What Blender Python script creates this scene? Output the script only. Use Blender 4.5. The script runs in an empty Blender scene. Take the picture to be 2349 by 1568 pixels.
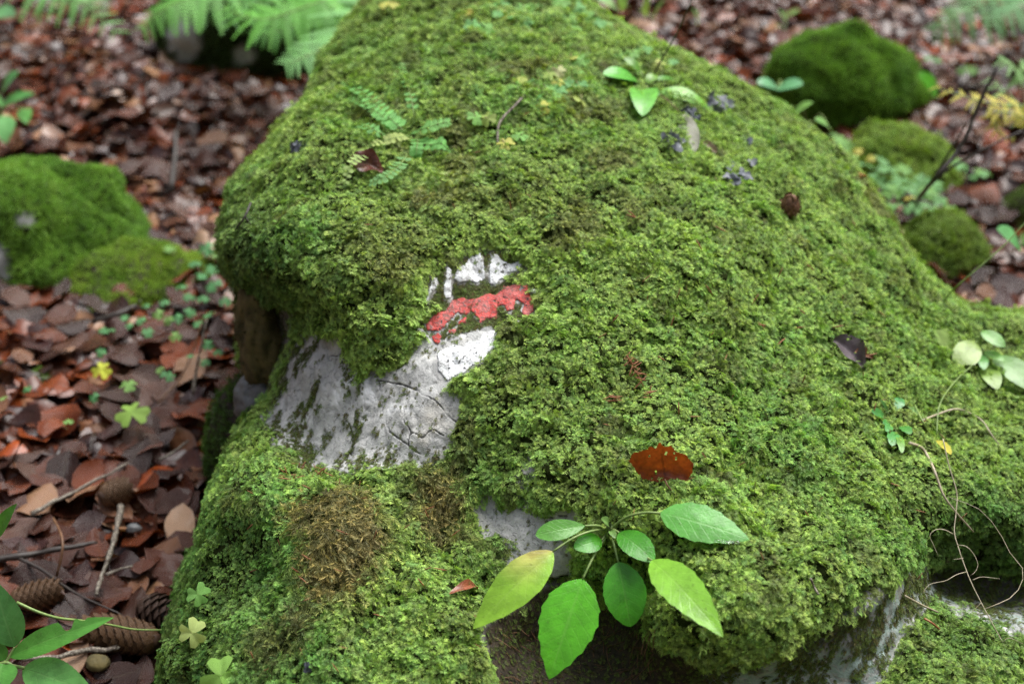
import bpy, math, random
import numpy as np
from mathutils import Vector, Matrix
from mathutils.bvhtree import BVHTree

# ------------------------------------------------------------------ camera
SC = bpy.context.scene
COL = SC.collection
CAM_H, PITCH, LENS = 1.10, math.radians(32), 50.0
cam_d = bpy.data.cameras.new('camera')
cam = bpy.data.objects.new('camera', cam_d)
COL.objects.link(cam)
cam.location = (0, 0, CAM_H)
cam.rotation_euler = (math.pi / 2 - PITCH, 0, 0)
cam_d.lens = LENS
cam_d.sensor_width = 36
cam_d.clip_start, cam_d.clip_end = 0.02, 500
cam_d.dof.use_dof = True
cam_d.dof.focus_distance = 1.275
cam_d.dof.aperture_fstop = 4.2
SC.camera = cam
# ------------------------------------------------------------------ sky, sun, exposure (overcast daylight in a wood)
world = bpy.data.worlds.new('World')
SC.world = world
world.use_nodes = True
wn, wl = world.node_tree.nodes, world.node_tree.links
bg = wn['Background']
sky = wn.new('ShaderNodeTexSky')
sky.sky_type = 'NISHITA'
sky.sun_disc = False
SUN_EL, SUN_AZ = math.radians(60), math.radians(40)      # azimuth measured from +Y towards +X
sky.sun_elevation = SUN_EL
sky.sun_rotation = SUN_AZ
sky.air_density, sky.dust_density, sky.ozone_density = 1.0, 3.0, 1.0
bw = wn.new('ShaderNodeRGBToBW')
mixw = wn.new('ShaderNodeMix'); mixw.data_type = 'RGBA'
mixw.inputs[0].default_value = 0.62                        # overcast: most of the blue is gone
wl.new(sky.outputs[0], bw.inputs[0])
wl.new(sky.outputs[0], mixw.inputs[6])
wl.new(bw.outputs[0], mixw.inputs[7])
wl.new(mixw.outputs[2], bg.inputs[0])
bg.inputs[1].default_value = 0.105
sun_d = bpy.data.lights.new('sun', 'SUN')
sun_d.energy, sun_d.angle, sun_d.color = 1.5, math.radians(42), (1.0, 0.985, 0.95)
sun = bpy.data.objects.new('sun', sun_d)
COL.objects.link(sun)
sd = Vector((math.sin(SUN_AZ) * math.cos(SUN_EL), math.cos(SUN_AZ) * math.cos(SUN_EL), math.sin(SUN_EL)))
sun.rotation_euler = sd.to_track_quat('Z', 'Y').to_euler()
sun.location = (0, 1, 6)
SC.view_settings.view_transform = 'Standard'
SC.view_settings.look = 'None'
SC.view_settings.gamma = 1
SC.view_settings.exposure = 1.66
SC.cycles.max_bounces = 7
SC.cycles.diffuse_bounces = 4
SC.cycles.transmission_bounces = 4
SC.cycles.use_denoising = True
SC.cycles.denoising_prefilter = 'NONE'

# ------------------------------------------------------------------ maths helpers
W0, H0 = 2348.0, 1568.0
KX = 36.0 / LENS
CP, SP = math.cos(PITCH), math.sin(PITCH)
CAMP = np.array([0, 0, CAM_H])
rng = np.random.default_rng(7)
random.seed(7)

def ray(px, py):
    xn = (np.asarray(px, float) - W0 / 2) / W0 * KX
    yn = (H0 / 2 - np.asarray(py, float)) / W0 * KX
    return np.stack([xn, CP + yn * SP, -SP + yn * CP], -1)

def at(px, py, t):
    return CAMP + ray(px, py) * np.asarray(t, float)[..., None]

def proj(p):
    d = np.asarray(p) - CAMP
    t = d[..., 1] * CP - d[..., 2] * SP
    u = d[..., 1] * SP + d[..., 2] * CP
    return W0 / 2 + d[..., 0] / t / KX * W0, H0 / 2 - u / t / KX * W0, t

def gz(x, y):
    x, y = np.asarray(x, float), np.asarray(y, float)
    rise = np.clip(np.hypot(x, y - 1.6) - 3.4, 0, 26)      # floor raised all round, out of view, added to block low sky light
    return (.92 * rise ** 2 / (rise + 1.0) + 0.018 * np.sin(2.1 * x + 1.3 * y + .5) + 0.012 * np.sin(4.3 * y - 2.2 * x) + 0.008 * np.sin(7.7 * x + 5.1 * y))

def gpt(px, py, up=0.0):
    z = 0.0
    for _ in range(6):
        r = ray(px, py)
        t = (z - CAM_H) / r[2]
        p = CAMP + r * t
        z = float(gz(p[0], p[1])) + up
    return p

def _hash(ix, iy, iz, seed):
    h = (ix.astype(np.int64) * 374761393 + iy.astype(np.int64) * 668265263 + iz.astype(np.int64) * 2147483647 + seed * 974634777) & 0xFFFFFFFF
    h = ((h ^ (h >> 13)) * 1274126177) & 0xFFFFFFFF
    h = ((h ^ (h >> 16)) * 2246822519) & 0xFFFFFFFF
    return ((h ^ (h >> 15)) & 0xFFFFFF) / float(0xFFFFFF) * 2 - 1

def vnoise(p, seed=0):
    p = np.asarray(p, float)
    i = np.floor(p).astype(np.int64)
    f = p - i
    f = f * f * f * (f * (f * 6 - 15) + 10)
    out = 0
    for dx in (0, 1):
        wx = f[..., 0] if dx else 1 - f[..., 0]
        for dy in (0, 1):
            wy = f[..., 1] if dy else 1 - f[..., 1]
            for dz in (0, 1):
                wz = f[..., 2] if dz else 1 - f[..., 2]
                out = out + wx * wy * wz * _hash(i[..., 0] + dx, i[..., 1] + dy, i[..., 2] + dz, seed)
    return out

def fbm(p, scale, octaves=3, seed=0):
    p = np.asarray(p, float) / scale
    a, s, tot = 1.0, 0, 0
    for o in range(octaves):
        s = s + a * vnoise(p * (2.03 ** o) + 17.3 * o, seed + o)
        tot += a
        a *= .5
    return s / tot

def sstep(a, b, x):
    t = np.clip((x - a) / (b - a), 0, 1)
    return t * t * (3 - 2 * t)

def poly_sd(px, py, poly):
    """signed distance to a polygon, negative inside"""
    px, py = np.asarray(px, float), np.asarray(py, float)
    poly = np.asarray(poly, float)
    d = np.full(px.shape, 1e9)
    ins = np.zeros(px.shape, bool)
    n = len(poly)
    for k in range(n):
        a, b = poly[k], poly[(k + 1) % n]
        e = b - a
        wx, wy = px - a[0], py - a[1]
        h = np.clip((wx * e[0] + wy * e[1]) / (e @ e + 1e-9), 0, 1)
        d = np.minimum(d, (wx - e[0] * h) ** 2 + (wy - e[1] * h) ** 2)
        c = (a[1] > py) != (b[1] > py)
        with np.errstate(divide='ignore', invalid='ignore'):
            xi = e[0] * (py - a[1]) / (e[1] if e[1] != 0 else 1e-9) + a[0]
        ins ^= c & (px < xi)
    d = np.sqrt(d)
    return np.where(ins, -d, d)

def line_d(px, py, pts):
    d = np.full(np.shape(px), 1e9)
    pts = np.asarray(pts, float)
    for a, b in zip(pts[:-1], pts[1:]):
        e = b - a
        wx, wy = px - a[0], py - a[1]
        h = np.clip((wx * e[0] + wy * e[1]) / (e @ e + 1e-9), 0, 1)
        d = np.minimum(d, np.hypot(wx - e[0] * h, wy - e[1] * h))
    return d

def nrm(v):
    v = np.asarray(v, float)
    return v / (np.linalg.norm(v) + 1e-12)

def spline(pts, n):
    """Catmull-Rom through pts"""
    pts = np.asarray(pts, float)
    P = np.vstack([2 * pts[0] - pts[1], pts, 2 * pts[-1] - pts[-2]])
    m = len(pts) - 1
    out = []
    for q in np.linspace(0, m, n):
        k = min(int(q), m - 1)
        t = q - k
        a, b, c, d = P[k], P[k + 1], P[k + 2], P[k + 3]
        out.append(.5 * (2 * b + (c - a) * t + (2 * a - 5 * b + 4 * c - d) * t * t + (3 * b - a - 3 * c + d) * t ** 3))
    return np.array(out)

# ------------------------------------------------------------------ object helpers
ORI = {}

def tag(o, label, cat, group=None, kind=None):
    o['label'] = label
    if cat: o['category'] = cat
    if group: o['group'] = group
    if kind: o['kind'] = kind
    return o

def thing(name, label, cat, loc, group=None):
    o = bpy.data.objects.new(name, None)
    o.empty_display_size = .02
    COL.objects.link(o)
    o.location = Vector([float(c) for c in loc])
    ORI[o.name] = np.array([float(c) for c in loc])
    return tag(o, label, cat, group)

def make_mesh(name, verts, faces, mat, uv=None, col=None, attrs=None, smooth=True):
    me = bpy.data.meshes.new(name)
    verts = np.asarray(verts, np.float32)
    if isinstance(faces, np.ndarray):
        nf, k = faces.shape
        me.vertices.add(len(verts)); me.vertices.foreach_set('co', verts.ravel())
        me.loops.add(nf * k); me.loops.foreach_set('vertex_index', faces.astype(np.int32).ravel())
        me.polygons.add(nf)
        me.polygons.foreach_set('loop_start', np.arange(0, nf * k, k, dtype=np.int32))
        me.update(calc_edges=True)
    else:
        me.from_pydata([tuple(v) for v in verts.tolist()], [], faces)
    if smooth:
        me.polygons.foreach_set('use_smooth', np.ones(len(me.polygons), bool))
    li = None
    if uv is not None:
        li = np.empty(len(me.loops), np.int32); me.loops.foreach_get('vertex_index', li)
        l = me.uv_layers.new(name='UVMap')
        l.data.foreach_set('uv', np.asarray(uv, np.float32)[li].ravel())
    if col is not None:
        c = np.asarray(col, np.float32)
        if c.shape[1] == 3: c = np.hstack([c, np.ones((len(c), 1), np.float32)])
        a = me.attributes.new('col', 'FLOAT_COLOR', 'POINT')
        a.data.foreach_set('color', c.ravel())
    for k, v in (attrs or {}).items():
        a = me.attributes.new(k, 'FLOAT', 'POINT')
        a.data.foreach_set('value', np.asarray(v, np.float32))
    if mat: me.materials.append(mat)
    me.update()
    return me

def origin(o):
    return ORI.get(o.name, np.zeros(3))

def add(name, verts, faces, mat, parent=None, loc=None, **kw):
    """mesh object from world-space verts; child of parent or top-level at loc"""
    base = origin(parent) if parent else (np.asarray(loc, float) if loc is not None else np.zeros(3))
    me = make_mesh(name, np.asarray(verts, float) - base, faces, mat, **kw)
    o = bpy.data.objects.new(name, me)
    COL.objects.link(o)
    if parent: o.parent = parent
    else: o.location = Vector(base.tolist())
    ORI[o.name] = base
    return o

def inst(name, me, M, parent=None, color=None):
    """object sharing mesh me, world matrix M (numpy 4x4 or Matrix)"""
    o = bpy.data.objects.new(name, me)
    COL.objects.link(o)
    M = Matrix(M.tolist()) if isinstance(M, np.ndarray) else M
    if parent:
        o.parent = parent
        M = Matrix.Translation(Vector((-origin(parent)).tolist())) @ M
    o.matrix_local = M
    if color is not None: o.color = (*[float(c) for c in color[:3]], 1)
    return o

def frame(pos, x, z, s=1.0, sy=None, sz=None):
    """matrix with x axis along x and z as near z as possible"""
    x = nrm(x); y = nrm(np.cross(z, x)); z = np.cross(x, y)
    M = np.eye(4)
    M[:3, 0], M[:3, 1], M[:3, 2], M[:3, 3] = x * s, y * (sy or s), z * (sz or s), pos
    return M

def tube_vf(pts, radii, sides=6, cap=True):
    pts = np.asarray(pts, float)
    n = len(pts)
    radii = np.broadcast_to(np.asarray(radii, float), (n,)) if np.ndim(radii) == 0 or len(radii) != n else np.asarray(radii, float)
    tan = np.gradient(pts, axis=0)
    ref = np.array([.31, .17, .93])
    V, F = [], []
    for k in range(n):
        t = nrm(tan[k])
        a = nrm(np.cross(t, ref)); b = np.cross(t, a)
        for j in range(sides):
            th = 2 * math.pi * j / sides
            V.append(pts[k] + radii[k] * (math.cos(th) * a + math.sin(th) * b))
    for k in range(n - 1):
        for j in range(sides):
            j2 = (j + 1) % sides
            F.append((k * sides + j, k * sides + j2, (k + 1) * sides + j2, (k + 1) * sides + j))
    if cap:
        F.append(tuple(range(sides - 1, -1, -1))); F.append(tuple((n - 1) * sides + j for j in range(sides)))
    return np.array(V), F

def merge(parts):
    V, F, o = [], [], 0
    for v, f in parts:
        V.append(np.asarray(v)); F += [tuple(i + o for i in q) for q in f]; o += len(v)
    return np.vstack(V), F

# ------------------------------------------------------------------ materials
def new_mat(name):
    m = bpy.data.materials.new(name)
    m.use_nodes = True
    nt = m.node_tree
    return m, nt, nt.nodes['Principled BSDF'], nt.nodes['Material Output']

class G:
    def __init__(s, nt): s.nt = nt
    def n(s, t, **kw):
        o = s.nt.nodes.new(t)
        for k, v in kw.items():
            if k.startswith('i_'): o.inputs[int(k[2:]) if k[2:].isdigit() else k[2:]].default_value = v
            else: setattr(o, k, v)
        return o
    def l(s, a, b): s.nt.links.new(a, b)
    def mix(s, f, a, b, mode='MIX'):
        o = s.nt.nodes.new('ShaderNodeMix'); o.data_type = 'RGBA'; o.blend_type = mode
        for k, v in ((0, f), (6, a), (7, b)):
            if hasattr(v, 'is_output') or isinstance(v, bpy.types.NodeSocket): s.nt.links.new(v, o.inputs[k])
            else: o.inputs[k].default_value = v if k == 0 else (*v, 1)
        return o.outputs[2]
    def m(s, op, a, b=None, c=None):
        o = s.nt.nodes.new('ShaderNodeMath'); o.operation = op
        for k, v in enumerate((a, b, c)):
            if v is None: continue
            if isinstance(v, bpy.types.NodeSocket): s.nt.links.new(v, o.inputs[k])
            else: o.inputs[k].default_value = v
        return o.outputs[0]
    def noise(s, scale, detail=3, rough=.5, coord=None, dist=0):
        o = s.nt.nodes.new('ShaderNodeTexNoise')
        o.inputs['Scale'].default_value = scale; o.inputs['Detail'].default_value = detail
        o.inputs['Roughness'].default_value = rough; o.inputs['Distortion'].default_value = dist
        if coord is not None: s.nt.links.new(coord, o.inputs['Vector'])
        return o.outputs[0]
    def ramp(s, f, stops):
        o = s.nt.nodes.new('ShaderNodeValToRGB'); e = o.color_ramp.elements
        while len(e) > 1: e.remove(e[-1])
        e[0].position = stops[0][0]; e[0].color = (*stops[0][1], 1)
        for p, c in stops[1:]:
            q = e.new(p); q.color = (*c, 1)
        s.nt.links.new(f, o.inputs[0])
        return o.outputs[0]
    def step(s, f, a, b):
        o = s.nt.nodes.new('ShaderNodeMapRange'); o.interpolation_type = 'SMOOTHSTEP'
        o.inputs[1].default_value = a; o.inputs[2].default_value = b
        s.nt.links.new(f, o.inputs[0])
        return o.outputs[0]
    def bump(s, h, strength, dist):
        o = s.nt.nodes.new('ShaderNodeBump'); o.inputs['Strength'].default_value = strength; o.inputs['Distance'].default_value = dist
        s.nt.links.new(h, o.inputs['Height'])
        return o.outputs[0]

def color_source(g, src):
    if src == 'attr':
        a = g.n('ShaderNodeAttribute', attribute_name='col'); return a.outputs['Color']
    o = g.n('ShaderNodeObjectInfo'); return o.outputs['Color']

def leaf_material(name, src, rough=.35, trans=.35, veins=1.0, vein_light=.35, nveins=8.0, speck=0.0, spec=.5, bumpd=.0012, coat=0.0, mottle=.35):
    m, nt, p, out = new_mat(name)
    g = G(nt)
    c = color_source(g, src)
    uv = g.n('ShaderNodeUVMap').outputs[0]
    sx = g.n('ShaderNodeSeparateXYZ'); g.l(uv, sx.inputs[0])
    s, cc = sx.outputs[0], sx.outputs[1]                 # s along, cc across (0..1, .5 midrib)
    ac = g.m('ABSOLUTE', g.m('SUBTRACT', cc, .5))
    mid = g.m('SUBTRACT', 1.0, g.step(ac, .012, .04))
    fr = g.m('FRACT', g.m('MULTIPLY', g.m('SUBTRACT', s, g.m('MULTIPLY', ac, .45)), nveins))
    lat = g.m('SUBTRACT', 1.0, g.step(g.m('ABSOLUTE', g.m('SUBTRACT', fr, .5)), .02, .10))
    v = g.m('MAXIMUM', mid, g.m('MULTIPLY', lat, .6))
    tc = g.n('ShaderNodeTexCoord').outputs['Object']
    n1 = g.noise(90, 3, .55, tc)
    n2 = g.noise(700, 2, .5, tc)
    base = g.mix(g.m('MULTIPLY', g.step(n1, .35, .7), mottle), c, g.mix(1.0, c, (.55, .55, .5) if mottle > .5 else (.62, .66, .5), 'MULTIPLY'))
    base = g.mix(g.m('MULTIPLY', v, vein_light * veins), base, g.mix(.35, c, (.55, .62, .30)))
    if speck:
        base = g.mix(g.m('MULTIPLY', g.step(g.noise(260, 2, .6, tc), .66, .72), speck), base, (.05, .025, .012))
    g.l(base, p.inputs['Base Color'])
    p.inputs['Roughness'].default_value = rough
    rr = g.m('ADD', g.m('MULTIPLY', n1, .25), rough - .12); g.l(rr, p.inputs['Roughness'])
    p.inputs['Specular IOR Level'].default_value = spec
    p.inputs['Coat Weight'].default_value = coat; p.inputs['Coat Roughness'].default_value = .16
    h = g.m('ADD', g.m('ADD', g.m('MULTIPLY', v, -.16 * veins), g.m('MULTIPLY', n1, .9)), g.m('MULTIPLY', n2, .25))
    g.l(g.bump(h, .5, bumpd), p.inputs['Normal'])
    tr = g.n('ShaderNodeBsdfTranslucent')
    g.l(g.mix(1.0, base, (1.25, 1.15, .55), 'MULTIPLY'), tr.inputs[0])
    ms = g.n('ShaderNodeMixShader'); ms.inputs[0].default_value = trans
    g.l(p.outputs[0], ms.inputs[1]); g.l(tr.outputs[0], ms.inputs[2]); g.l(ms.outputs[0], out.inputs[0])
    return m

M_LEAF = leaf_material('green_leaf', 'attr', rough=.24, trans=.30, vein_light=.14, spec=.38, speck=.3, mottle=.55)
M_LEAFLET = leaf_material('green_leaflet', 'object', rough=.5, trans=.35, veins=.5, vein_light=.2, nveins=5)
M_LITTER = leaf_material('litter_leaf', 'attr', rough=.25, trans=.12, veins=1.0, vein_light=.06, nveins=9, speck=.6, spec=.45, bumpd=.0030, coat=.06, mottle=.8)
M_LITTERO = leaf_material('fallen_leaf', 'object', rough=.24, trans=.12, veins=1.0, vein_light=.06, nveins=9, speck=.6, spec=.5, bumpd=.0030, coat=.10, mottle=.8)
M_DRYLEAF = leaf_material('dry_leaf', 'attr', rough=.6, trans=.10, veins=1.4, vein_light=.0, nveins=8, speck=.3, spec=.3, bumpd=.002)

def moss_material():
    m, nt, p, out = new_mat('moss')
    g = G(nt)
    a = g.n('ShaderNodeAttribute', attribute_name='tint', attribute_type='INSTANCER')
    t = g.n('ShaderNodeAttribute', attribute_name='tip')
    stem = g.mix(.10, (.042, .046, .013), a.outputs['Color'])  # older stems, painted darker still for the shade in gaps between fronds
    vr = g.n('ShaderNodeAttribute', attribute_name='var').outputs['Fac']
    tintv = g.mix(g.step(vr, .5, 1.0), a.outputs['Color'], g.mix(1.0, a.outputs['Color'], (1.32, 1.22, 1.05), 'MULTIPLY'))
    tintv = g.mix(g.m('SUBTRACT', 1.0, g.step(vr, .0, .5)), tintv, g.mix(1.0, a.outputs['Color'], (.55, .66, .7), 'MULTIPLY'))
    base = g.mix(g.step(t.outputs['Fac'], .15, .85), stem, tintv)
    g.l(base, p.inputs['Base Color'])
    p.inputs['Roughness'].default_value = .55
    p.inputs['Specular IOR Level'].default_value = .35
    tr = g.n('ShaderNodeBsdfTranslucent')
    g.l(g.mix(1.0, base, (1.0, 1.12, .55), 'MULTIPLY'), tr.inputs[0])
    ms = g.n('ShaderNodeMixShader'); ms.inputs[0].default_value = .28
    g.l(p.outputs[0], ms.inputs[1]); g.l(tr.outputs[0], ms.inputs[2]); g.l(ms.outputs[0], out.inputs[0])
    return m
M_MOSS = moss_material()

def rock_material():
    m, nt, p, out = new_mat('limestone')
    g = G(nt)
    tc = g.n('ShaderNodeTexCoord').outputs['Object']
    A = lambda k: g.n('ShaderNodeAttribute', attribute_name=k).outputs['Fac']
    n1, n2, n3 = g.noise(9, 4, .6, tc), g.noise(60, 5, .65, tc, .6), g.noise(420, 3, .6, tc)
    st = g.noise(130, 4, .7, tc, 1.6)
    base = g.ramp(n2, [(.22, (.24, .242, .232)), (.42, (.385, .39, .375)), (.56, (.47, .472, .455)), (.68, (.54, .535, .505)), (.8, (.62, .61, .57))])
    base = g.mix(g.m('MULTIPLY', g.step(n1, .5, .72), .5), base, (.47, .41, .29))
    base = g.mix(g.m('MULTIPLY', g.step(st, .56, .64), .5), base, (.16, .165, .16))
    base = g.mix(g.m('MULTIPLY', g.step(n3, .58, .70), .45), base, (.12, .12, .115))
    base = g.mix(A('chalk'), base, (.78, .79, .78))
    lich = g.m('MULTIPLY', A('lichen'), g.step(g.noise(75, 5, .75, tc, .8), .40, .56))
    base = g.mix(g.m('MULTIPLY', A('lichen'), .35), base, (.06, .065, .05))
    base = g.mix(lich, base, (.28, .36, .32))
    soil = g.ramp(g.noise(150, 4, .7, tc), [(.3, (.012, .010, .006)), (.55, (.045, .032, .018)), (.75, (.085, .06, .035))])
    base = g.mix(A('soil'), base, soil)
    base = g.mix(A('under'), base, (.020, .027, .008))  # moss base, its colour darkened for the shade between fronds
    base = g.mix(g.m('MULTIPLY', A('crack'), .85), base, (.04, .036, .03))
    g.l(base, p.inputs['Base Color'])
    p.inputs['Roughness'].default_value = .72
    g.l(g.m('MULTIPLY', g.m('SUBTRACT', 1.0, A('under')), .4), p.inputs['Specular IOR Level'])
    h = g.m('ADD', g.m('ADD', g.m('MULTIPLY', n2, 1.0), g.m('MULTIPLY', n3, .35)), g.m('MULTIPLY', g.step(st, .56, .62), -.4))
    g.l(g.bump(h, .7, .003), p.inputs['Normal'])
    return m
M_ROCK = rock_material()

def paint_material(name, c1, c2, dirt):
    m, nt, p, out = new_mat(name)
    g = G(nt)
    tc = g.n('ShaderNodeTexCoord').outputs['Object']
    n1, n2, n3 = g.noise(45, 4, .6, tc), g.noise(330, 4, .7, tc, .8), g.noise(120, 3, .6, tc)
    base = g.mix(g.step(n1, .42, .66), c1, c2)
    base = g.mix(g.m('MULTIPLY', g.step(n3, .5, .75), .35), base, g.mix(1.0, base, (.75, .72, .72), 'MULTIPLY'))
    base = g.mix(g.m('MULTIPLY', g.step(n2, .50, .60), dirt), base, (.09, .07, .06))
    base = g.mix(g.m('MULTIPLY', g.step(g.noise(75, 5, .7, tc, .5), .56, .66), dirt), base, (.07, .06, .045))
    g.l(base, p.inputs['Base Color'])
    p.inputs['Roughness'].default_value = .5
    g.l(g.bump(g.m('ADD', n2, g.m('MULTIPLY', n3, .8)), .8, .0016), p.inputs['Normal'])
    return m
M_WHITE = paint_material('white_paint', (.78, .80, .81), (.66, .68, .67), .6)
M_RED = paint_material('red_paint', (.50, .036, .026), (.50, .11, .095), .75)

def simple_material(name, c1, c2, scale, rough, bumpd=.001, detail=4, c3=None, thr=.6, spec=.5):
    m, nt, p, out = new_mat(name)
    g = G(nt)
    tc = g.n('ShaderNodeTexCoord').outputs['Object']
    n = g.noise(scale, detail, .62, tc)
    base = g.ramp(n, [(.32, c1), (.68, c2)])
    if c3: base = g.mix(g.step(g.noise(scale * 1.7, 3, .6, tc), thr, thr + .06), base, c3)
    g.l(base, p.inputs['Base Color'])
    p.inputs['Roughness'].default_value = rough
    p.inputs['Specular IOR Level'].default_value = spec
    g.l(g.bump(n, .8, bumpd), p.inputs['Normal'])
    return m
M_SOIL = simple_material('soil', (.018, .011, .007), (.055, .034, .022), 60, .75, .006)
M_TWIG = simple_material('dark_twig', (.018, .014, .012), (.05, .038, .03), 300, .45, .001)
M_LTWIG = simple_material('lichened_twig', (.06, .045, .035), (.12, .095, .07), 260, .7, .001, c3=(.30, .27, .21), thr=.5)
M_BTWIG = simple_material('brown_twig', (.09, .04, .018), (.20, .10, .045), 200, .5, .001)
M_STRAW = simple_material('straw', (.26, .21, .13), (.48, .42, .30), 200, .55, .0005)
M_STALK = simple_material('green_stalk', (.13, .22, .05), (.24, .32, .10), 150, .5, .0005)
M_RSTALK = simple_material('thin_stalk', (.22, .20, .08), (.30, .20, .10), 150, .5, .0005)
M_NEEDLE = simple_material('dry_needle', (.20, .06, .025), (.34, .14, .06), 300, .5, .0003)
M_CONE = simple_material('cone_scale', (.065, .032, .014), (.17, .09, .038), 120, .4, .0008)
M_DCONE = simple_material('dark_cone_scale', (.035, .02, .014), (.09, .05, .03), 120, .4, .0008)
M_HUSK = simple_material('husk', (.06, .027, .014), (.20, .09, .04), 300, .7, .001)
M_LICHEN = simple_material('grey_lichen', (.045, .055, .07), (.15, .165, .19), 160, .5, .001)
M_PEBBLE = simple_material('pebble', (.08, .085, .09), (.18, .18, .175), 90, .5, .001)
M_BROWNROCK = simple_material('algae_rock', (.05, .042, .014), (.15, .115, .035), 45, .8, .004)
M_DROP, _nt, _p, _o = new_mat('water_drop')
_p.inputs['Transmission Weight'].default_value = 1; _p.inputs['Roughness'].default_value = .02; _p.inputs['IOR'].default_value = 1.33

# ------------------------------------------------------------------ ground
def build_ground():
    xs = np.concatenate([np.linspace(-60, -3, 40)[:-1], np.linspace(-3, 3, 121), np.linspace(3, 60, 40)[1:]])
    ys = np.concatenate([np.linspace(-60, -1, 40)[:-1], np.linspace(-1, 6, 141), np.linspace(6, 90, 50)[1:]])
    X, Y = np.meshgrid(xs, ys)
    P = np.stack([X, Y, gz(X, Y)], -1).reshape(-1, 3)
    P[:, 2] += fbm(P, .10, 3, 5) * .010 - .004
    n, m = len(xs), len(ys)
    i = np.arange(n * m).reshape(m, n)
    F = np.stack([i[:-1, :-1], i[:-1, 1:], i[1:, 1:], i[1:, :-1]], -1).reshape(-1, 4)
    o = add('ground', P, F, M_SOIL)
    tag(o, 'dark damp forest soil under the fallen leaves', None, kind='structure')
build_ground()

# ------------------------------------------------------------------ boulder shape
def c5(x, y): return 782.7 + x * .33534, 525.9 + y * .33534
def c8(x, y): return 587.0 + x * .31237, 611.5 + y * .31237
def P5(l): return [c5(*q) for q in l]
def P8(l): return [c8(*q) for q in l]

OUTLINE = [(835, 0), (790, 60), (745, 125), (722, 185), (700, 240), (652, 285), (607, 340), (562, 385), (525, 430), (512, 490), (508, 550),
           (516, 595), (538, 625), (552, 665), (578, 720), (592, 800), (600, 860), (612, 900), (572, 975), (530, 1055), (490, 1150),
           (460, 1290), (420, 1385), (392, 1500), (370, 1650), (340, 1850), (340, 2060), (1000, 2090), (2000, 2090), (2720, 2050),
           (2800, 1500), (2790, 1150), (2700, 900), (2560, 790), (2450, 750), (2348, 738), (2290, 730), (2230, 720), (2180, 690), (2125, 635),
           (2070, 570), (2030, 500), (1985, 425), (1930, 365), (1870, 310), (1790, 250), (1700, 197), (1620, 152), (1530, 114),
           (1450, 77), (1390, 37), (1330, -5), (1260, -70), (1160, -130), (1050, -150), (940, -110), (880, -55)]
DEPTH = [(900, -60, 2.0), (1050, -140, 2.06), (1230, -80, 1.99), (850, 60, 1.93), (1100, 40, 1.84), (1330, 60, 1.88),
         (740, 200, 1.80), (1000, 200, 1.68), (1250, 200, 1.67), (1500, 200, 1.74), (1700, 250, 1.83),
         (600, 380, 1.66), (800, 350, 1.57), (1000, 380, 1.55), (1250, 400, 1.53), (1500, 400, 1.56), (1750, 400, 1.66), (1900, 400, 1.76),
         (530, 520, 1.60), (650, 520, 1.48), (850, 520, 1.43), (1100, 520, 1.43), (1300, 560, 1.43), (1500, 600, 1.43), (1700, 600, 1.48), (1950, 600, 1.62),
         (600, 610, 1.475), (700, 640, 1.42), (850, 650, 1.385), (950, 640, 1.39), (560, 600, 1.53),
         (600, 730, 1.60), (640, 760, 1.57), (720, 735, 1.465), (600, 850, 1.60), (640, 860, 1.52),
         (1000, 690, 1.40), (1100, 610, 1.415), (1200, 680, 1.40), (1060, 830, 1.365),
         (700, 850, 1.45), (800, 850, 1.405), (900, 900, 1.375), (1000, 900, 1.355), (640, 980, 1.455), (800, 1000, 1.385), (950, 1000, 1.345), (1000, 1060, 1.335), (700, 1060, 1.405),
         (1200, 850, 1.345), (1400, 850, 1.335), (1600, 850, 1.355), (1800, 850, 1.42), (2000, 800, 1.52), (2200, 800, 1.62), (2348, 850, 1.63),
         (1150, 1050, 1.305), (1400, 1050, 1.26), (1600, 1050, 1.265), (1800, 1050, 1.305), (2000, 1000, 1.395), (2200, 1000, 1.47), (2348, 1050, 1.49),
         (1130, 1200, 1.295), (1220, 1200, 1.275), (1400, 1210, 1.225), (1600, 1250, 1.19), (1800, 1250, 1.205), (2000, 1200, 1.275), (2200, 1150, 1.36), (2348, 1200, 1.385),
         (1600, 1380, 1.155), (1800, 1400, 1.16), (1950, 1350, 1.195), (2040, 1280, 1.255), (1560, 1450, 1.17), (1750, 1480, 1.17), (1900, 1430, 1.195),
         (2150, 1310, 1.43), (2300, 1350, 1.44), (2100, 1400, 1.30), (2200, 1460, 1.28), (2300, 1520, 1.26), (2050, 1480, 1.25), (1900, 1530, 1.225), (1750, 1565, 1.215), (1600, 1540, 1.215),
         (1450, 1420, 1.27), (1300, 1450, 1.28), (1200, 1480, 1.27), (1350, 1540, 1.255), (1150, 1400, 1.255), (1250, 1300, 1.265),
         (600, 1100, 1.345), (750, 1140, 1.315), (900, 1120, 1.325), (1020, 1150, 1.315), (800, 1250, 1.25), (960, 1300, 1.265), (600, 1250, 1.30), (500, 1250, 1.37),
         (700, 1400, 1.22), (900, 1450, 1.205), (1060, 1450, 1.205), (500, 1450, 1.29), (430, 1450, 1.35), (600, 1560, 1.19), (900, 1560, 1.165), (1080, 1560, 1.19),
         (700, 1750, 1.12), (1300, 1750, 1.16), (2000, 1750, 1.2), (400, 1750, 1.28), (2700, 1000, 1.75), (2700, 1500, 1.5), (2600, 1750, 1.35),
         (700, 2060, 1.07), (1300, 2060, 1.08), (2000, 2060, 1.12), (2600, 2060, 1.25)]

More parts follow.
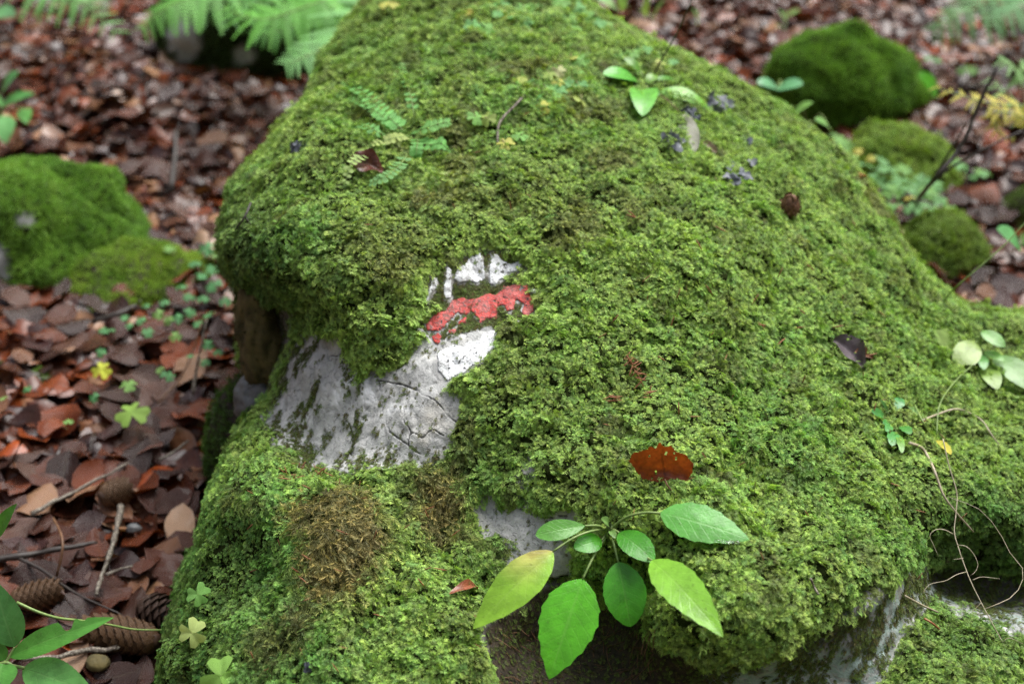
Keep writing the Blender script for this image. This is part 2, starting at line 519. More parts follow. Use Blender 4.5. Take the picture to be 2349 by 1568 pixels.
BARE_MAIN = [(668, 800), (700, 765), (745, 745), (790, 770), (806, 815), (815, 868), (832, 875), (850, 852), (880, 862), (915, 850), (935, 810), (958, 778), (985, 772),
             (1010, 790), (1060, 790), (1100, 765), (1140, 760), (1145, 795), (1125, 830), (1085, 858), (1052, 885), (1056, 960), (1050, 1030), (1015, 1066), (966, 1090),
             (930, 1068), (890, 1078), (850, 1086), (765, 1088), (740, 1068), (685, 1072), (640, 1035), (622, 988), (645, 920), (655, 860)]
BARE_PAINT = P5([(565, 500), (600, 340), (700, 270), (780, 260), (880, 170), (1060, 160), (1230, 205), (1245, 260), (1150, 340), (1200, 370), (1280, 380), (1320, 500),
                 (1315, 580), (1270, 620), (1150, 560), (1060, 640), (1075, 770), (1000, 900), (850, 1000), (720, 1040), (640, 900), (590, 720), (560, 650), (700, 520)])
BARE_LOW = [(1100, 1165), (1125, 1135), (1150, 1160), (1200, 1168), (1235, 1172), (1290, 1163), (1340, 1166), (1335, 1195), (1290, 1205), (1312, 1255), (1315, 1305), (1270, 1325),
            (1200, 1305), (1160, 1285), (1148, 1235), (1108, 1235)]
BARE_SLIT = [(1212, 1045), (1236, 1050), (1232, 1110), (1215, 1160), (1195, 1160), (1205, 1100)]
BARE_RIGHT = [(1930, 1420), (2010, 1375), (2065, 1300), (2130, 1300), (2200, 1300), (2348, 1320), (2420, 1340), (2420, 1420), (2330, 1440), (2230, 1400), (2130, 1370), (2080, 1420), (2040, 1500), (2000, 1600), (1900, 1640), (1600, 1640),
              (1570, 1560), (1640, 1500), (1780, 1510)]
BARE_SOIL = [(1105, 1440), (1160, 1400), (1230, 1345), (1300, 1330), (1380, 1380), (1480, 1390), (1500, 1460), (1600, 1500), (1640, 1640), (1130, 1660), (1118, 1520)]
BARE_RECESS = [(535, 640), (600, 690), (650, 700), (690, 700), (660, 760), (655, 830), (630, 900), (600, 890), (560, 800)]
CRACKS = [P8([(905, 845), (920, 940), (940, 1050), (975, 1170), (1010, 1230), (1130, 1320), (1215, 1390)]),
          P8([(905, 845), (1060, 870), (1190, 910), (1240, 955), (1330, 1000), (1390, 1070), (1430, 1110), (1480, 1150)]),
          P8([(1150, 1340), (1160, 1240), (1230, 1250), (1310, 1215), (1400, 1250)]),
          P8([(470, 545), (520, 470), (565, 420)]), P8([(1300, 1250), (1290, 1360)]), P8([(1100, 1130), (1150, 1230)]),
          P8([(240, 860), (430, 680), (600, 640)]), P8([(640, 1080), (700, 1200), (720, 1400)]),
          [(1190, 1166), (1240, 1182), (1300, 1180)]]

PAINT_W1 = [P5([(620, 325), (660, 330), (650, 400), (610, 460), (580, 515), (565, 505), (590, 420)]),
                       P5([(725, 255), (750, 270), (757, 400), (747, 470), (705, 475), (698, 380)]),
                       P5([(880, 172), (950, 160), (985, 280), (980, 345), (930, 368), (870, 355), (800, 365), (765, 340), (805, 260), (860, 225)]),
                       P5([(1015, 180), (1060, 162), (1100, 210), (1160, 240), (1220, 215), (1243, 250), (1200, 285), (1140, 300), (1140, 340), (1090, 348), (1060, 375), (1020, 378), (1008, 280)]),
                       P5([(1278, 412), (1335, 412), (1333, 442), (1288, 440)])]
PAINT_R = [P5([(580, 650), (640, 580), (720, 550), (750, 485), (820, 465), (880, 478), (940, 468), (1000, 438), (1050, 448), (1095, 415), (1110, 382), (1150, 398), (1200, 372), (1275, 382),
                         (1295, 440), (1315, 500), (1315, 560), (1270, 605), (1230, 570), (1250, 510), (1200, 490), (1180, 552), (1130, 562), (1110, 520), (1072, 530), (1065, 615), (1000, 612),
                         (950, 642), (915, 590), (890, 560), (860, 580), (820, 585), (800, 565), (770, 602), (720, 652), (680, 692), (640, 695), (590, 692)]),
                     P5([(795, 630), (855, 605), (855, 642), (798, 655)]), P5([(730, 690), (795, 678), (782, 712), (733, 718)]), P5([(612, 735), (660, 712), (690, 730), (672, 790), (635, 770)])]
PAINT_W2 = [P5([(663, 850), (700, 815), (760, 785), (830, 798), (870, 770), (940, 757), (960, 715), (1030, 688), (1058, 698), (1080, 770), (1053, 812), (1012, 842), (982, 902), (900, 932),
                           (850, 982), (780, 1002), (730, 1038), (700, 1012), (668, 972)]),
                       P5([(508, 742), (545, 728), (532, 800), (513, 805)])]
PAINT_ALL = PAINT_W1 + PAINT_R + PAINT_W2

def rbf_fit(pts):
    p = np.array(pts, float)
    xy, v = p[:, :2] / 400, p[:, 2]
    d = np.linalg.norm(xy[:, None] - xy[None], axis=-1)
    K = np.where(d > 0, d ** 2 * np.log(d + 1e-12), 0) + np.eye(len(p)) * .004
    A = np.zeros((len(p) + 3,) * 2)
    A[:-3, :-3] = K
    A[:-3, -3] = 1; A[:-3, -2:] = xy
    A[-3:, :-3] = A[:-3, -3:].T
    w = np.linalg.solve(A, np.concatenate([v, np.zeros(3)]))
    def f(px, py):
        q = np.stack([px, py], -1) / 400
        out = np.full(len(q), w[-3]) + q @ w[-2:]
        for k in range(len(p)):
            r2 = ((q - xy[k]) ** 2).sum(-1)
            out += w[k] * .5 * r2 * np.log(r2 + 1e-12)
        return out
    return f

def bare_sd(px, py, p3):
    """pixel distance to the bare patches (negative on bare rock), edges frayed by noise"""
    j = fbm(p3, .022, 3, 31) * 26 + fbm(p3, .007, 2, 33) * 10
    d = np.full(len(px), 1e9)
    pz = 1 - sstep(-10, 40, poly_sd(px, py, BARE_PAINT))
    j = j * (1 - .65 * pz)
    for poly, grow in ((BARE_MAIN, 0), (BARE_PAINT, 6), (BARE_LOW, 0), (BARE_SLIT, 0), (BARE_RIGHT, 8), (BARE_SOIL, 6), (BARE_RECESS, 4)):
        d = np.minimum(d, poly_sd(px, py, poly) - grow)
    return d + j

def build_boulder():
    step = 4.0
    xs = np.concatenate([np.arange(330, 600, step), np.arange(600, 1080, 2.0), np.arange(1080, 2812, step)])
    ys = np.concatenate([np.arange(-164, 720, step), np.arange(720, 1110, 2.0), np.arange(1110, 2104, step)])
    X, Y = np.meshgrid(xs, ys)
    px, py = X.ravel(), Y.ravel()
    sd = poly_sd(px, py, OUTLINE)
    n, m = len(xs), len(ys)
    idx = np.arange(n * m).reshape(m, n)
    F = np.stack([idx[:-1, :-1], idx[1:, :-1], idx[1:, 1:], idx[:-1, 1:]], -1).reshape(-1, 4)
    keep = (sd[F] < 0).any(1)
    F = F[keep]
    used = np.unique(F)
    # outside vertices slide onto the outline
    ol = np.array(OUTLINE, float)
    out = used[sd[used] > 0]
    best = np.full(len(out), 1e9); bx, by = px[out].copy(), py[out].copy()
    for k in range(len(ol)):
        a, b = ol[k], ol[(k + 1) % len(ol)]
        e = b - a
        h = np.clip(((px[out] - a[0]) * e[0] + (py[out] - a[1]) * e[1]) / (e @ e), 0, 1)
        qx, qy = a[0] + e[0] * h, a[1] + e[1] * h
        d = np.hypot(px[out] - qx, py[out] - qy)
        s = d < best
        best[s] = d[s]; bx[s] = qx[s]; by[s] = qy[s]
    px = px.copy(); py = py.copy()
    px[out], py[out] = bx, by
    remap = np.full(n * m, -1); remap[used] = np.arange(len(used))
    F = remap[F]
    px, py, sd = px[used], py[used], np.minimum(sd[used], 0)
    t = rbf_fit(DEPTH)(px, py)
    wdt, rr = 75.0, .055                                   # round the edge over towards the back
    q = np.clip(1 + sd / wdt, 0, 1)
    t = t + rr * (1 - np.sqrt(1 - q ** 2 * .995))
    P = at(px, py, t)
    bs = bare_sd(px, py, P)
    moss = sstep(-8, 12, bs)
    # vertex normals
    def normals(P):
        N = np.zeros_like(P)
        fn = np.cross(P[F[:, 2]] - P[F[:, 0]], P[F[:, 3]] - P[F[:, 1]])
        for k in range(4): np.add.at(N, F[:, k], fn)
        return N / (np.linalg.norm(N, axis=1, keepdims=True) + 1e-12)
    N = normals(P)
    if (N * (P - CAMP)).sum(1).mean() > 0:
        F = F[:, ::-1]; N = -N
    crack = np.zeros(len(P))
    for k, c in enumerate(CRACKS):
        c = spline(c, 8 * len(c))
        q = np.where((px > c[:, 0].min() - 25) & (px < c[:, 0].max() + 25) & (py > c[:, 1].min() - 25) & (py < c[:, 1].max() + 25))[0]
        Q = P[q]
        wob, wob2 = fbm(Q, .025, 3, 50 + k) * 9, fbm(Q, .006, 2, 80 + k) * 3
        wd_ = (1.9 if k < 2 else 1.3) * (1 + .7 * fbm(Q, .03, 2, 150 + k))
        ck = (1 - sstep(.3, 1.0, line_d(px[q] + wob + wob2, py[q] + wob - wob2, c) / np.maximum(wd_, .5))) * sstep(-.6, -.1, fbm(Q, .04, 2, 170 + k))
        crack[q] = np.maximum(crack[q], ck)
    crack *= (1 - moss)
    lump = fbm(P, .075, 3, 1) * .013 + fbm(P, .024, 3, 2) * .007
    crev = sstep(.16, .0, np.abs(fbm(P, .045, 2, 3))) * .6 + sstep(.14, .0, np.abs(fbm(P, .021, 2, 4))) * .4
    lump = lump - crev * .010 + .003
    facet = fbm(P, .11, 2, 9) * .010 + np.abs(fbm(P, .045, 2, 12)) * .006 + np.abs(fbm(P, .016, 2, 13)) * .003 + fbm(P, .012, 2, 14) * .0012
    disp = moss * (lump * 1.25 + .004) + (1 - moss) * facet * .8 - crack * .0025
    disp *= sstep(0, 30, -sd) * .8 + .2
    P = P + N * disp[:, None]
    # skirt that carries the rock round to its hidden back and down into the ground
    e = np.concatenate([F[:, [0, 1]], F[:, [1, 2]], F[:, [2, 3]], F[:, [3, 0]]])
    es = np.sort(e, 1)
    key = es[:, 0] * 10000000 + es[:, 1]
    u, inv, cnt = np.unique(key, return_inverse=True, return_counts=True)
    be = e[cnt[inv] == 1]
    bv = np.unique(be)
    away = ray(px[bv], py[bv]); away[:, 2] = 0
    away /= np.linalg.norm(away, axis=1, keepdims=True)
    cen = np.array([.12, 1.35, 0])
    inw = cen - P[bv]; inw[:, 2] = 0; inw /= np.linalg.norm(inw, axis=1, keepdims=True) + 1e-9
    rings, V = [bv], [P]
    base = len(P)
    z0 = P[bv, 2]
    for s, zi, inn in ((.03, .97, .0), (.08, .86, .01), (.14, .66, .015), (.18, .40, .015), (.20, .12, .01), (.20, -.25, .0)):
        ring = P[bv] + away * s * .8 + inw * inn
        ring[:, 2] = z0 * zi if zi > 0 else -.08
        ring[:, :2] += (fbm(ring, .06, 2, 77) * .008)[:, None]
        V.append(ring); rings.append(np.arange(base, base + len(bv))); base += len(bv)
    pos = np.full(len(P), -1); pos[bv] = np.arange(len(bv))
    FF = [F]
    for a, b in zip(rings[:-1], rings[1:]):
        i0, i1 = pos[be[:, 0]], pos[be[:, 1]]
        FF.append(np.stack([a[i1], a[i0], b[i0], b[i1]], -1))
    F = np.vstack(FF)
    P2 = np.vstack(V)
    nx = len(P2) - len(P)
    ext = lambda a, v: np.concatenate([a, np.full(nx, v)])
    soil = np.maximum((1 - sstep(-10, 25, poly_sd(px, py, BARE_SOIL))), (1 - sstep(-10, 25, poly_sd(px, py, BARE_RECESS))) * .7)  # earth under the rosette; recess darkened with the same brown
    soil = np.maximum(soil, (1 - sstep(-12, 18, poly_sd(px, py, [(2080, 1270), (2200, 1270), (2420, 1300), (2420, 1400), (2280, 1390), (2160, 1350)]))) * .85)  # darker brown in the hollow below the right-hand ledge
    soil = np.maximum(soil, (1 - sstep(-5, 25, poly_sd(px, py, [(1600, 1480), (1700, 1490), (1740, 1540), (1640, 1540)]))))  # darker brown patch below the lower ledge edge
    lich = 1 - sstep(-15, 15, poly_sd(px, py, BARE_RIGHT))
    chalk = np.zeros(len(px))
    for poly in (P8([(740, 950), (830, 830), (880, 900), (900, 990), (800, 1010), (720, 1010)]), P8([(560, 900), (700, 800), (740, 780), (700, 900), (620, 1040), (560, 1020)]),
                 P8([(770, 1140), (800, 1140), (790, 1190), (770, 1190)]), P8([(1000, 1000), (1100, 1010), (1120, 1060), (980, 1080)])):
        chalk = np.maximum(chalk, (1 - sstep(-8, 6, poly_sd(px, py, poly) + fbm(P, .008, 2, 61) * 14)) * .75)
    pd = np.full(len(px), 1e9)
    for poly in PAINT_ALL: pd = np.minimum(pd, poly_sd(px, py, poly))
    inpaint = (1 - sstep(-4, 14, poly_sd(px, py, BARE_PAINT))) * sstep(8, 20, poly_sd(px, py, P5([(400, 700), (600, 740), (680, 800), (1000, 700), (1100, 900), (800, 1400), (100, 1400)])))
    film = inpaint * sstep(2, 9, pd) * (1 - moss)
    soil = np.maximum(soil, film * .9)
    lich_dirt = lich * sstep(.0, .4, fbm(P, .05, 3, 64)) * .7
    soil = np.maximum(soil, lich_dirt)
    M = np.concatenate([moss * (1 - .6 * crev), np.full(nx, 1.0)])
    BSD = np.concatenate([bs, np.full(nx, 99.)])
    attrs = dict(under=np.concatenate([moss, np.full(nx, .7)]), crack=ext(crack, 0), soil=ext(soil * (1 - chalk), .3), lichen=ext(lich, 0), chalk=ext(chalk * (1 - moss), 0), film=ext(film, 0))
    return P2, F, M, attrs, BSD

BP, BF, BMOSS, BATTR, BSD = build_boulder()
boulder = thing('mossy_boulder', 'large limestone boulder cloaked in green moss with a red and white painted trail mark', 'boulder', (.1, 1.3, 0))
rock = add('rock', BP, BF, M_ROCK, boulder, attrs=BATTR)
BVH = BVHTree.FromPolygons([tuple(v) for v in BP.tolist()], [tuple(f) for f in BF.tolist()])

def hit(px, py, lift=0.0):
    r = ray(px, py)
    loc, nor, _, _ = BVH.ray_cast(Vector(CAMP.tolist()), Vector(r.tolist()))
    if loc is None: return None
    loc, nor = np.array(loc), np.array(nor)
    if nor @ r > 0: nor = -nor
    return loc - nrm(r) * lift, nor

def hp(px, py, lift=0.0):
    h_ = hit(px, py, lift)
    k = 0
    while h_ is None and k < 12:                           # just off the silhouette: step inwards
        k += 1; px += 8 * np.sign(1200 - px); py += 6
        h_ = hit(px, py, lift)
    return h_[0]
def hd(px, py): return float(proj(hp(px, py))[2])

# ------------------------------------------------------------------ painted trail mark (flaking coats of paint lying on the rock)
def paint(name, polys, mat, seed, fray=5.0, hole=.5, label=None):
    V, F, o = [], [], 0
    for poly in polys:
        q = np.array(poly)
        st = 1.35
        xs = np.arange(q[:, 0].min() - 6, q[:, 0].max() + 6, st); ys = np.arange(q[:, 1].min() - 6, q[:, 1].max() + 6, st)
        X, Y = np.meshgrid(xs, ys)
        p3 = np.stack([X, Y, X * 0], -1)
        sdv = poly_sd(X, Y, poly) + fbm(p3, 16, 2, seed) * fray + fbm(p3, 5, 2, seed + 3) * fray * .6
        flake = fbm(p3, 13, 3, seed + 7) + .55 * fbm(p3, 4.5, 2, seed + 9)
        ok = (sdv < 0) & (flake < hole)
        vi = {}
        m, n = X.shape
        def vert(a, b):
            if (a, b) not in vi:
                h_ = hit(X[a, b], Y[a, b])
                vi[(a, b)] = o + len(V) if False else len(V)
                edge = min(1.0, max(0.0, -float(sdv[a, b]) / 2.5))
                V.append(h_[0] + h_[1] * (.0006 + .0009 * edge))
            return vi[(a, b)]
        for a in range(m - 1):
            for b in range(n - 1):
                if ok[a, b] and ok[a + 1, b] and ok[a, b + 1] and ok[a + 1, b + 1]:
                    F.append((vert(a, b), vert(a + 1, b), vert(a + 1, b + 1), vert(a, b + 1)))
    o_ = add(name, np.array(V), F, mat, boulder)
    if label: o_['label'] = label
    return o_
for nm, polys, mt, sd_, hole, lab in (('white_stripe', PAINT_W1, M_WHITE, 3, .74, 'upper white paint band broken up by moss'), ('red_stripe', PAINT_R, M_RED, 11, .74, 'weathered red paint band'), ('white_stripe', PAINT_W2, M_WHITE, 23, .74, 'lower white paint band')):
    paint(nm, polys, mt, sd_, 2.4, hole, lab)

# ------------------------------------------------------------------ moss
def moss_frond(rg, L=.013, pairs=7, spread=.45, arch=.5, narrow=1.0):
    """one feathery shoot: arching stem with two rows of narrow branchlets; +x forward, +z up"""
    V, F, T = [], [], []
    def stem(s):
        return np.array([L * (s * .95), 0, L * (arch * s - .75 * arch * s * s + .05) - .0025])
    wv = rg.uniform(-.15, .15)
    def blade(a, b, wdt, up, t0, t1):
        d = nrm(b - a); sd_ = nrm(np.cross(d, up)) * wdt
        mid = a + (b - a) * .45
        k = len(V)
        V.extend([a, mid + sd_ + up * .0003, b, mid - sd_ + up * .0003]); T.extend([t0, (t0 + t1) / 2, t1, (t0 + t1) / 2])
        F.append((k, k + 1, k + 2)); F.append((k, k + 2, k + 3))
    ss = np.linspace(.12, .96, pairs)
    up = np.array([0, 0, 1.0])
    for s in ss:
        p = stem(s); tan = nrm(stem(min(1, s + .05)) - stem(s - .05))
        l = L * spread * (1 - .65 * abs(s - .3) ** .8) * rg.uniform(.75, 1.2)
        for sg in (-1, 1):
            d = nrm(tan * rg.uniform(.5, .95) + np.array([0, sg, 0]) + up * rg.uniform(-.35, .45))
            blade(p + np.array([0, wv * L * s, 0]), p + d * l, l * .135 * narrow, up, .15 + .6 * s, min(1, .55 + .5 * s))
    blade(stem(0), stem(.7), .0006, np.array([0, 1.0, 0]), 0, .6)
    blade(stem(.62), stem(1.08), .0011 * narrow, up, .5, 1)
    return np.array(V), F, np.array(T), np.full(len(V), .5 + rg.uniform(-.4, .4))

def moss_tuft(rg, L=.008, n=9):
    """upright star-shaped shoot for the velvety cushions"""
    V, F, T = [], [], []
    for k in range(n):
        th = 2 * math.pi * k / n + rg.uniform(-.3, .3)
        z0 = L * rg.uniform(0, .6)
        out = rg.uniform(.25, .6) * L
        d = np.array([math.cos(th), math.sin(th), 0])
        a = np.array([0, 0, z0 - .001]); b = a + d * out + np.array([0, 0, L * rg.uniform(.25, .55)])
        s_ = np.array([-d[1], d[0], 0]) * L * .075
        mid = (a + b) / 2 + d * L * .05
        q = len(V)
        V.extend([a, mid + s_, b, mid - s_]); T.extend([z0 / L * .6, .5, 1, .5]); F.append((q, q + 1, q + 2)); F.append((q, q + 2, q + 3))
    return np.array(V), F, np.array(T), np.full(len(V), .5 + rg.uniform(-.4, .4))

def moss_patch(rg, shoots, radius, maker, smin, smax, yawsd=1.0, lift=.004):
    """a palm of shoots growing together"""
    VV, FF, TT, RR, o = [], [], [], [], 0
    for k in range(shoots):
        v, f, t, _ = maker(rg)
        sc = rg.uniform(smin, smax); yaw = rg.normal(0, yawsd); tl = rg.normal(0, .35)
        ca, sa = math.cos(yaw), math.sin(yaw)
        v = v * sc
        v = np.c_[v[:, 0] * math.cos(tl) + v[:, 2] * math.sin(tl), v[:, 1], -v[:, 0] * math.sin(tl) + v[:, 2] * math.cos(tl)]
        v = np.c_[v[:, 0] * ca - v[:, 1] * sa, v[:, 0] * sa + v[:, 1] * ca, v[:, 2]]
        r_, a_ = radius * math.sqrt(rg.random()), rg.random() * 6.283
        v = v + np.array([r_ * math.cos(a_), r_ * math.sin(a_), rg.random() * lift - .0015 - .25 * r_ * r_ / radius])
        VV.append(v); FF += [tuple(i + o for i in q) for q in f]; TT.append(t); RR.append(np.full(len(v), rg.random())); o += len(v)
    return np.vstack(VV), FF, np.concatenate(TT), np.concatenate(RR)

def proto_collection(name, variants):
    c = bpy.data.collections.new(name)
    for k, (v, f, t, vr) in enumerate(variants):
        me = make_mesh('shoot', v, f, M_MOSS, attrs=dict(tip=t, var=vr), smooth=False)
        c.objects.link(bpy.data.objects.new('%s_shoot_%02d' % (name, k), me))
    return c
_r = np.random.default_rng(3)
FROND = proto_collection('frond', [moss_frond(_r, L=_r.uniform(.010, .015), pairs=int(_r.integers(6, 9)), spread=_r.uniform(.36, .52), arch=_r.uniform(.35, .75)) for _ in range(12)])
DANGLE = proto_collection('dangle', [moss_frond(_r, L=_r.uniform(.014, .022), pairs=int(_r.integers(8, 11)), spread=_r.uniform(.20, .32), arch=_r.uniform(.2, .6), narrow=.7) for _ in range(8)])
TUFT = proto_collection('tuft', [moss_tuft(_r, n=int(_r.integers(8, 12))) for _ in range(8)])

_mk = lambda rg: moss_frond(rg, L=rg.uniform(.009, .014), pairs=int(rg.integers(6, 9)), spread=rg.uniform(.40, .58), arch=rg.uniform(.4, .9))
_mkd = lambda rg: moss_frond(rg, L=rg.uniform(.012, .020), pairs=int(rg.integers(6, 9)), spread=rg.uniform(.18, .30), arch=rg.uniform(.3, .9), narrow=.8)
PATCH = proto_collection('patch', [moss_patch(_r, 26, .0100, _mk, .42, .70) for _ in range(14)])
DRYPATCH = proto_collection('drypatch', [moss_patch(_r, 26, .012, _mkd, .5, .85, .8, .006) for _ in range(8)])

def scatter_tree(coll):
    ng = bpy.data.node_groups.new('scatter_' + coll.name, 'GeometryNodeTree')
    ng.interface.new_socket('Geometry', in_out='INPUT', socket_type='NodeSocketGeometry')
    ng.interface.new_socket('Geometry', in_out='OUTPUT', socket_type='NodeSocketGeometry')
    n, l = ng.nodes, ng.links
    gi, go = n.new('NodeGroupInput'), n.new('NodeGroupOutput')
    ci = n.new('GeometryNodeCollectionInfo'); ci.inputs['Collection'].default_value = coll
    ci.inputs['Separate Children'].default_value = True; ci.inputs['Reset Children'].default_value = True
    ip = n.new('GeometryNodeInstanceOnPoints'); ip.inputs['Pick Instance'].default_value = True
    def at_(name, typ):
        a = n.new('GeometryNodeInputNamedAttribute'); a.data_type = typ; a.inputs['Name'].default_value = name; return a.outputs['Attribute']
    er = n.new('FunctionNodeEulerToRotation')
    l.new(at_('rot', 'FLOAT_VECTOR'), er.inputs[0])
    l.new(er.outputs[0], ip.inputs['Rotation'])
    l.new(at_('scl', 'FLOAT'), ip.inputs['Scale'])
    l.new(at_('idx', 'INT'), ip.inputs['Instance Index'])
    l.new(gi.outputs[0], ip.inputs['Points']); l.new(ci.outputs[0], ip.inputs['Instance']); l.new(ip.outputs[0], go.inputs[0])
    return ng
TREES = {c.name: scatter_tree(c) for c in (FROND, DANGLE, TUFT, PATCH, DRYPATCH)}

def scatter(name, parent, pts, nor, lean, scl, tint, coll, mat=M_MOSS):
    n = len(pts)
    z = nor / np.linalg.norm(nor, axis=1, keepdims=True)
    x = lean - (lean * z).sum(1, keepdims=True) * z
    x /= np.linalg.norm(x, axis=1, keepdims=True) + 1e-9
    y = np.cross(z, x)
    eul = np.stack([np.arctan2(y[:, 2], z[:, 2]), np.arcsin(np.clip(-x[:, 2], -1, 1)), np.arctan2(x[:, 1], x[:, 0])], -1)
    me = bpy.data.meshes.new(name)
    base = origin(parent) if parent else np.zeros(3)
    me.vertices.add(n); me.vertices.foreach_set('co', (pts - base).astype(np.float32).ravel())
    a = me.attributes.new('rot', 'FLOAT_VECTOR', 'POINT'); a.data.foreach_set('vector', eul.astype(np.float32).ravel())
    a = me.attributes.new('scl', 'FLOAT', 'POINT'); a.data.foreach_set('value', np.asarray(scl, np.float32))
    a = me.attributes.new('idx', 'INT', 'POINT'); a.data.foreach_set('value', rng.integers(0, len(coll.objects), n).astype(np.int32))
    a = me.attributes.new('tint', 'FLOAT_COLOR', 'POINT')
    a.data.foreach_set('color', np.hstack([tint, np.ones((n, 1))]).astype(np.float32).ravel())
    me.materials.append(mat)
    o = bpy.data.objects.new(name, me)
    COL.objects.link(o)
    if parent: o.parent = parent
    o['kind'] = 'stuff'
    md = o.modifiers.new('scatter', 'NODES'); md.node_group = TREES[coll.name]
    ORI[o.name] = base
    return o

def sample_mesh(P, F, wt, n):
    T = np.vstack([F[:, [0, 1, 2]], F[:, [0, 2, 3]]]) if F.shape[1] == 4 else F
    a, b, c = P[T[:, 0]], P[T[:, 1]], P[T[:, 2]]
    cr = np.cross(b - a, c - a)
    ar = np.linalg.norm(cr, axis=1)
    w = ar * wt[T].mean(1)
    k = rng.choice(len(T), n, p=w / w.sum())
    u, v = rng.random(n), rng.random(n)
    s = u + v > 1
    u[s], v[s] = 1 - u[s], 1 - v[s]
    p = a[k] + (b - a)[k] * u[:, None] + (c - a)[k] * v[:, None]
    return p, k, T, u, v

def vert_normals(P, F):
    N = np.zeros_like(P)
    fn = np.cross(P[F[:, 1]] - P[F[:, 0]], P[F[:, 2]] - P[F[:, 0]]) if F.shape[1] == 3 else np.cross(P[F[:, 2]] - P[F[:, 0]], P[F[:, 3]] - P[F[:, 1]])
    for k in range(F.shape[1]): np.add.at(N, F[:, k], fn)
    return N / (np.linalg.norm(N, axis=1, keepdims=True) + 1e-12)

def blob(px, py, cx, cy, rx, ry, ang=0):
    c, s = math.cos(ang), math.sin(ang)
    dx, dy = px - cx, py - cy
    return np.exp(-(((dx * c + dy * s) / rx) ** 2 + ((-dx * s + dy * c) / ry) ** 2))

def lerp(a, b, f): return a + (np.asarray(b) - a) * f[:, None]

YEL, GRN, OLI, TAN, DRK, BRN = (np.array(c) for c in ((.43, .62, .145), (.21, .46, .10), (.27, .27, .085), (.40, .32, .13), (.075, .15, .028), (.13, .09, .04)))

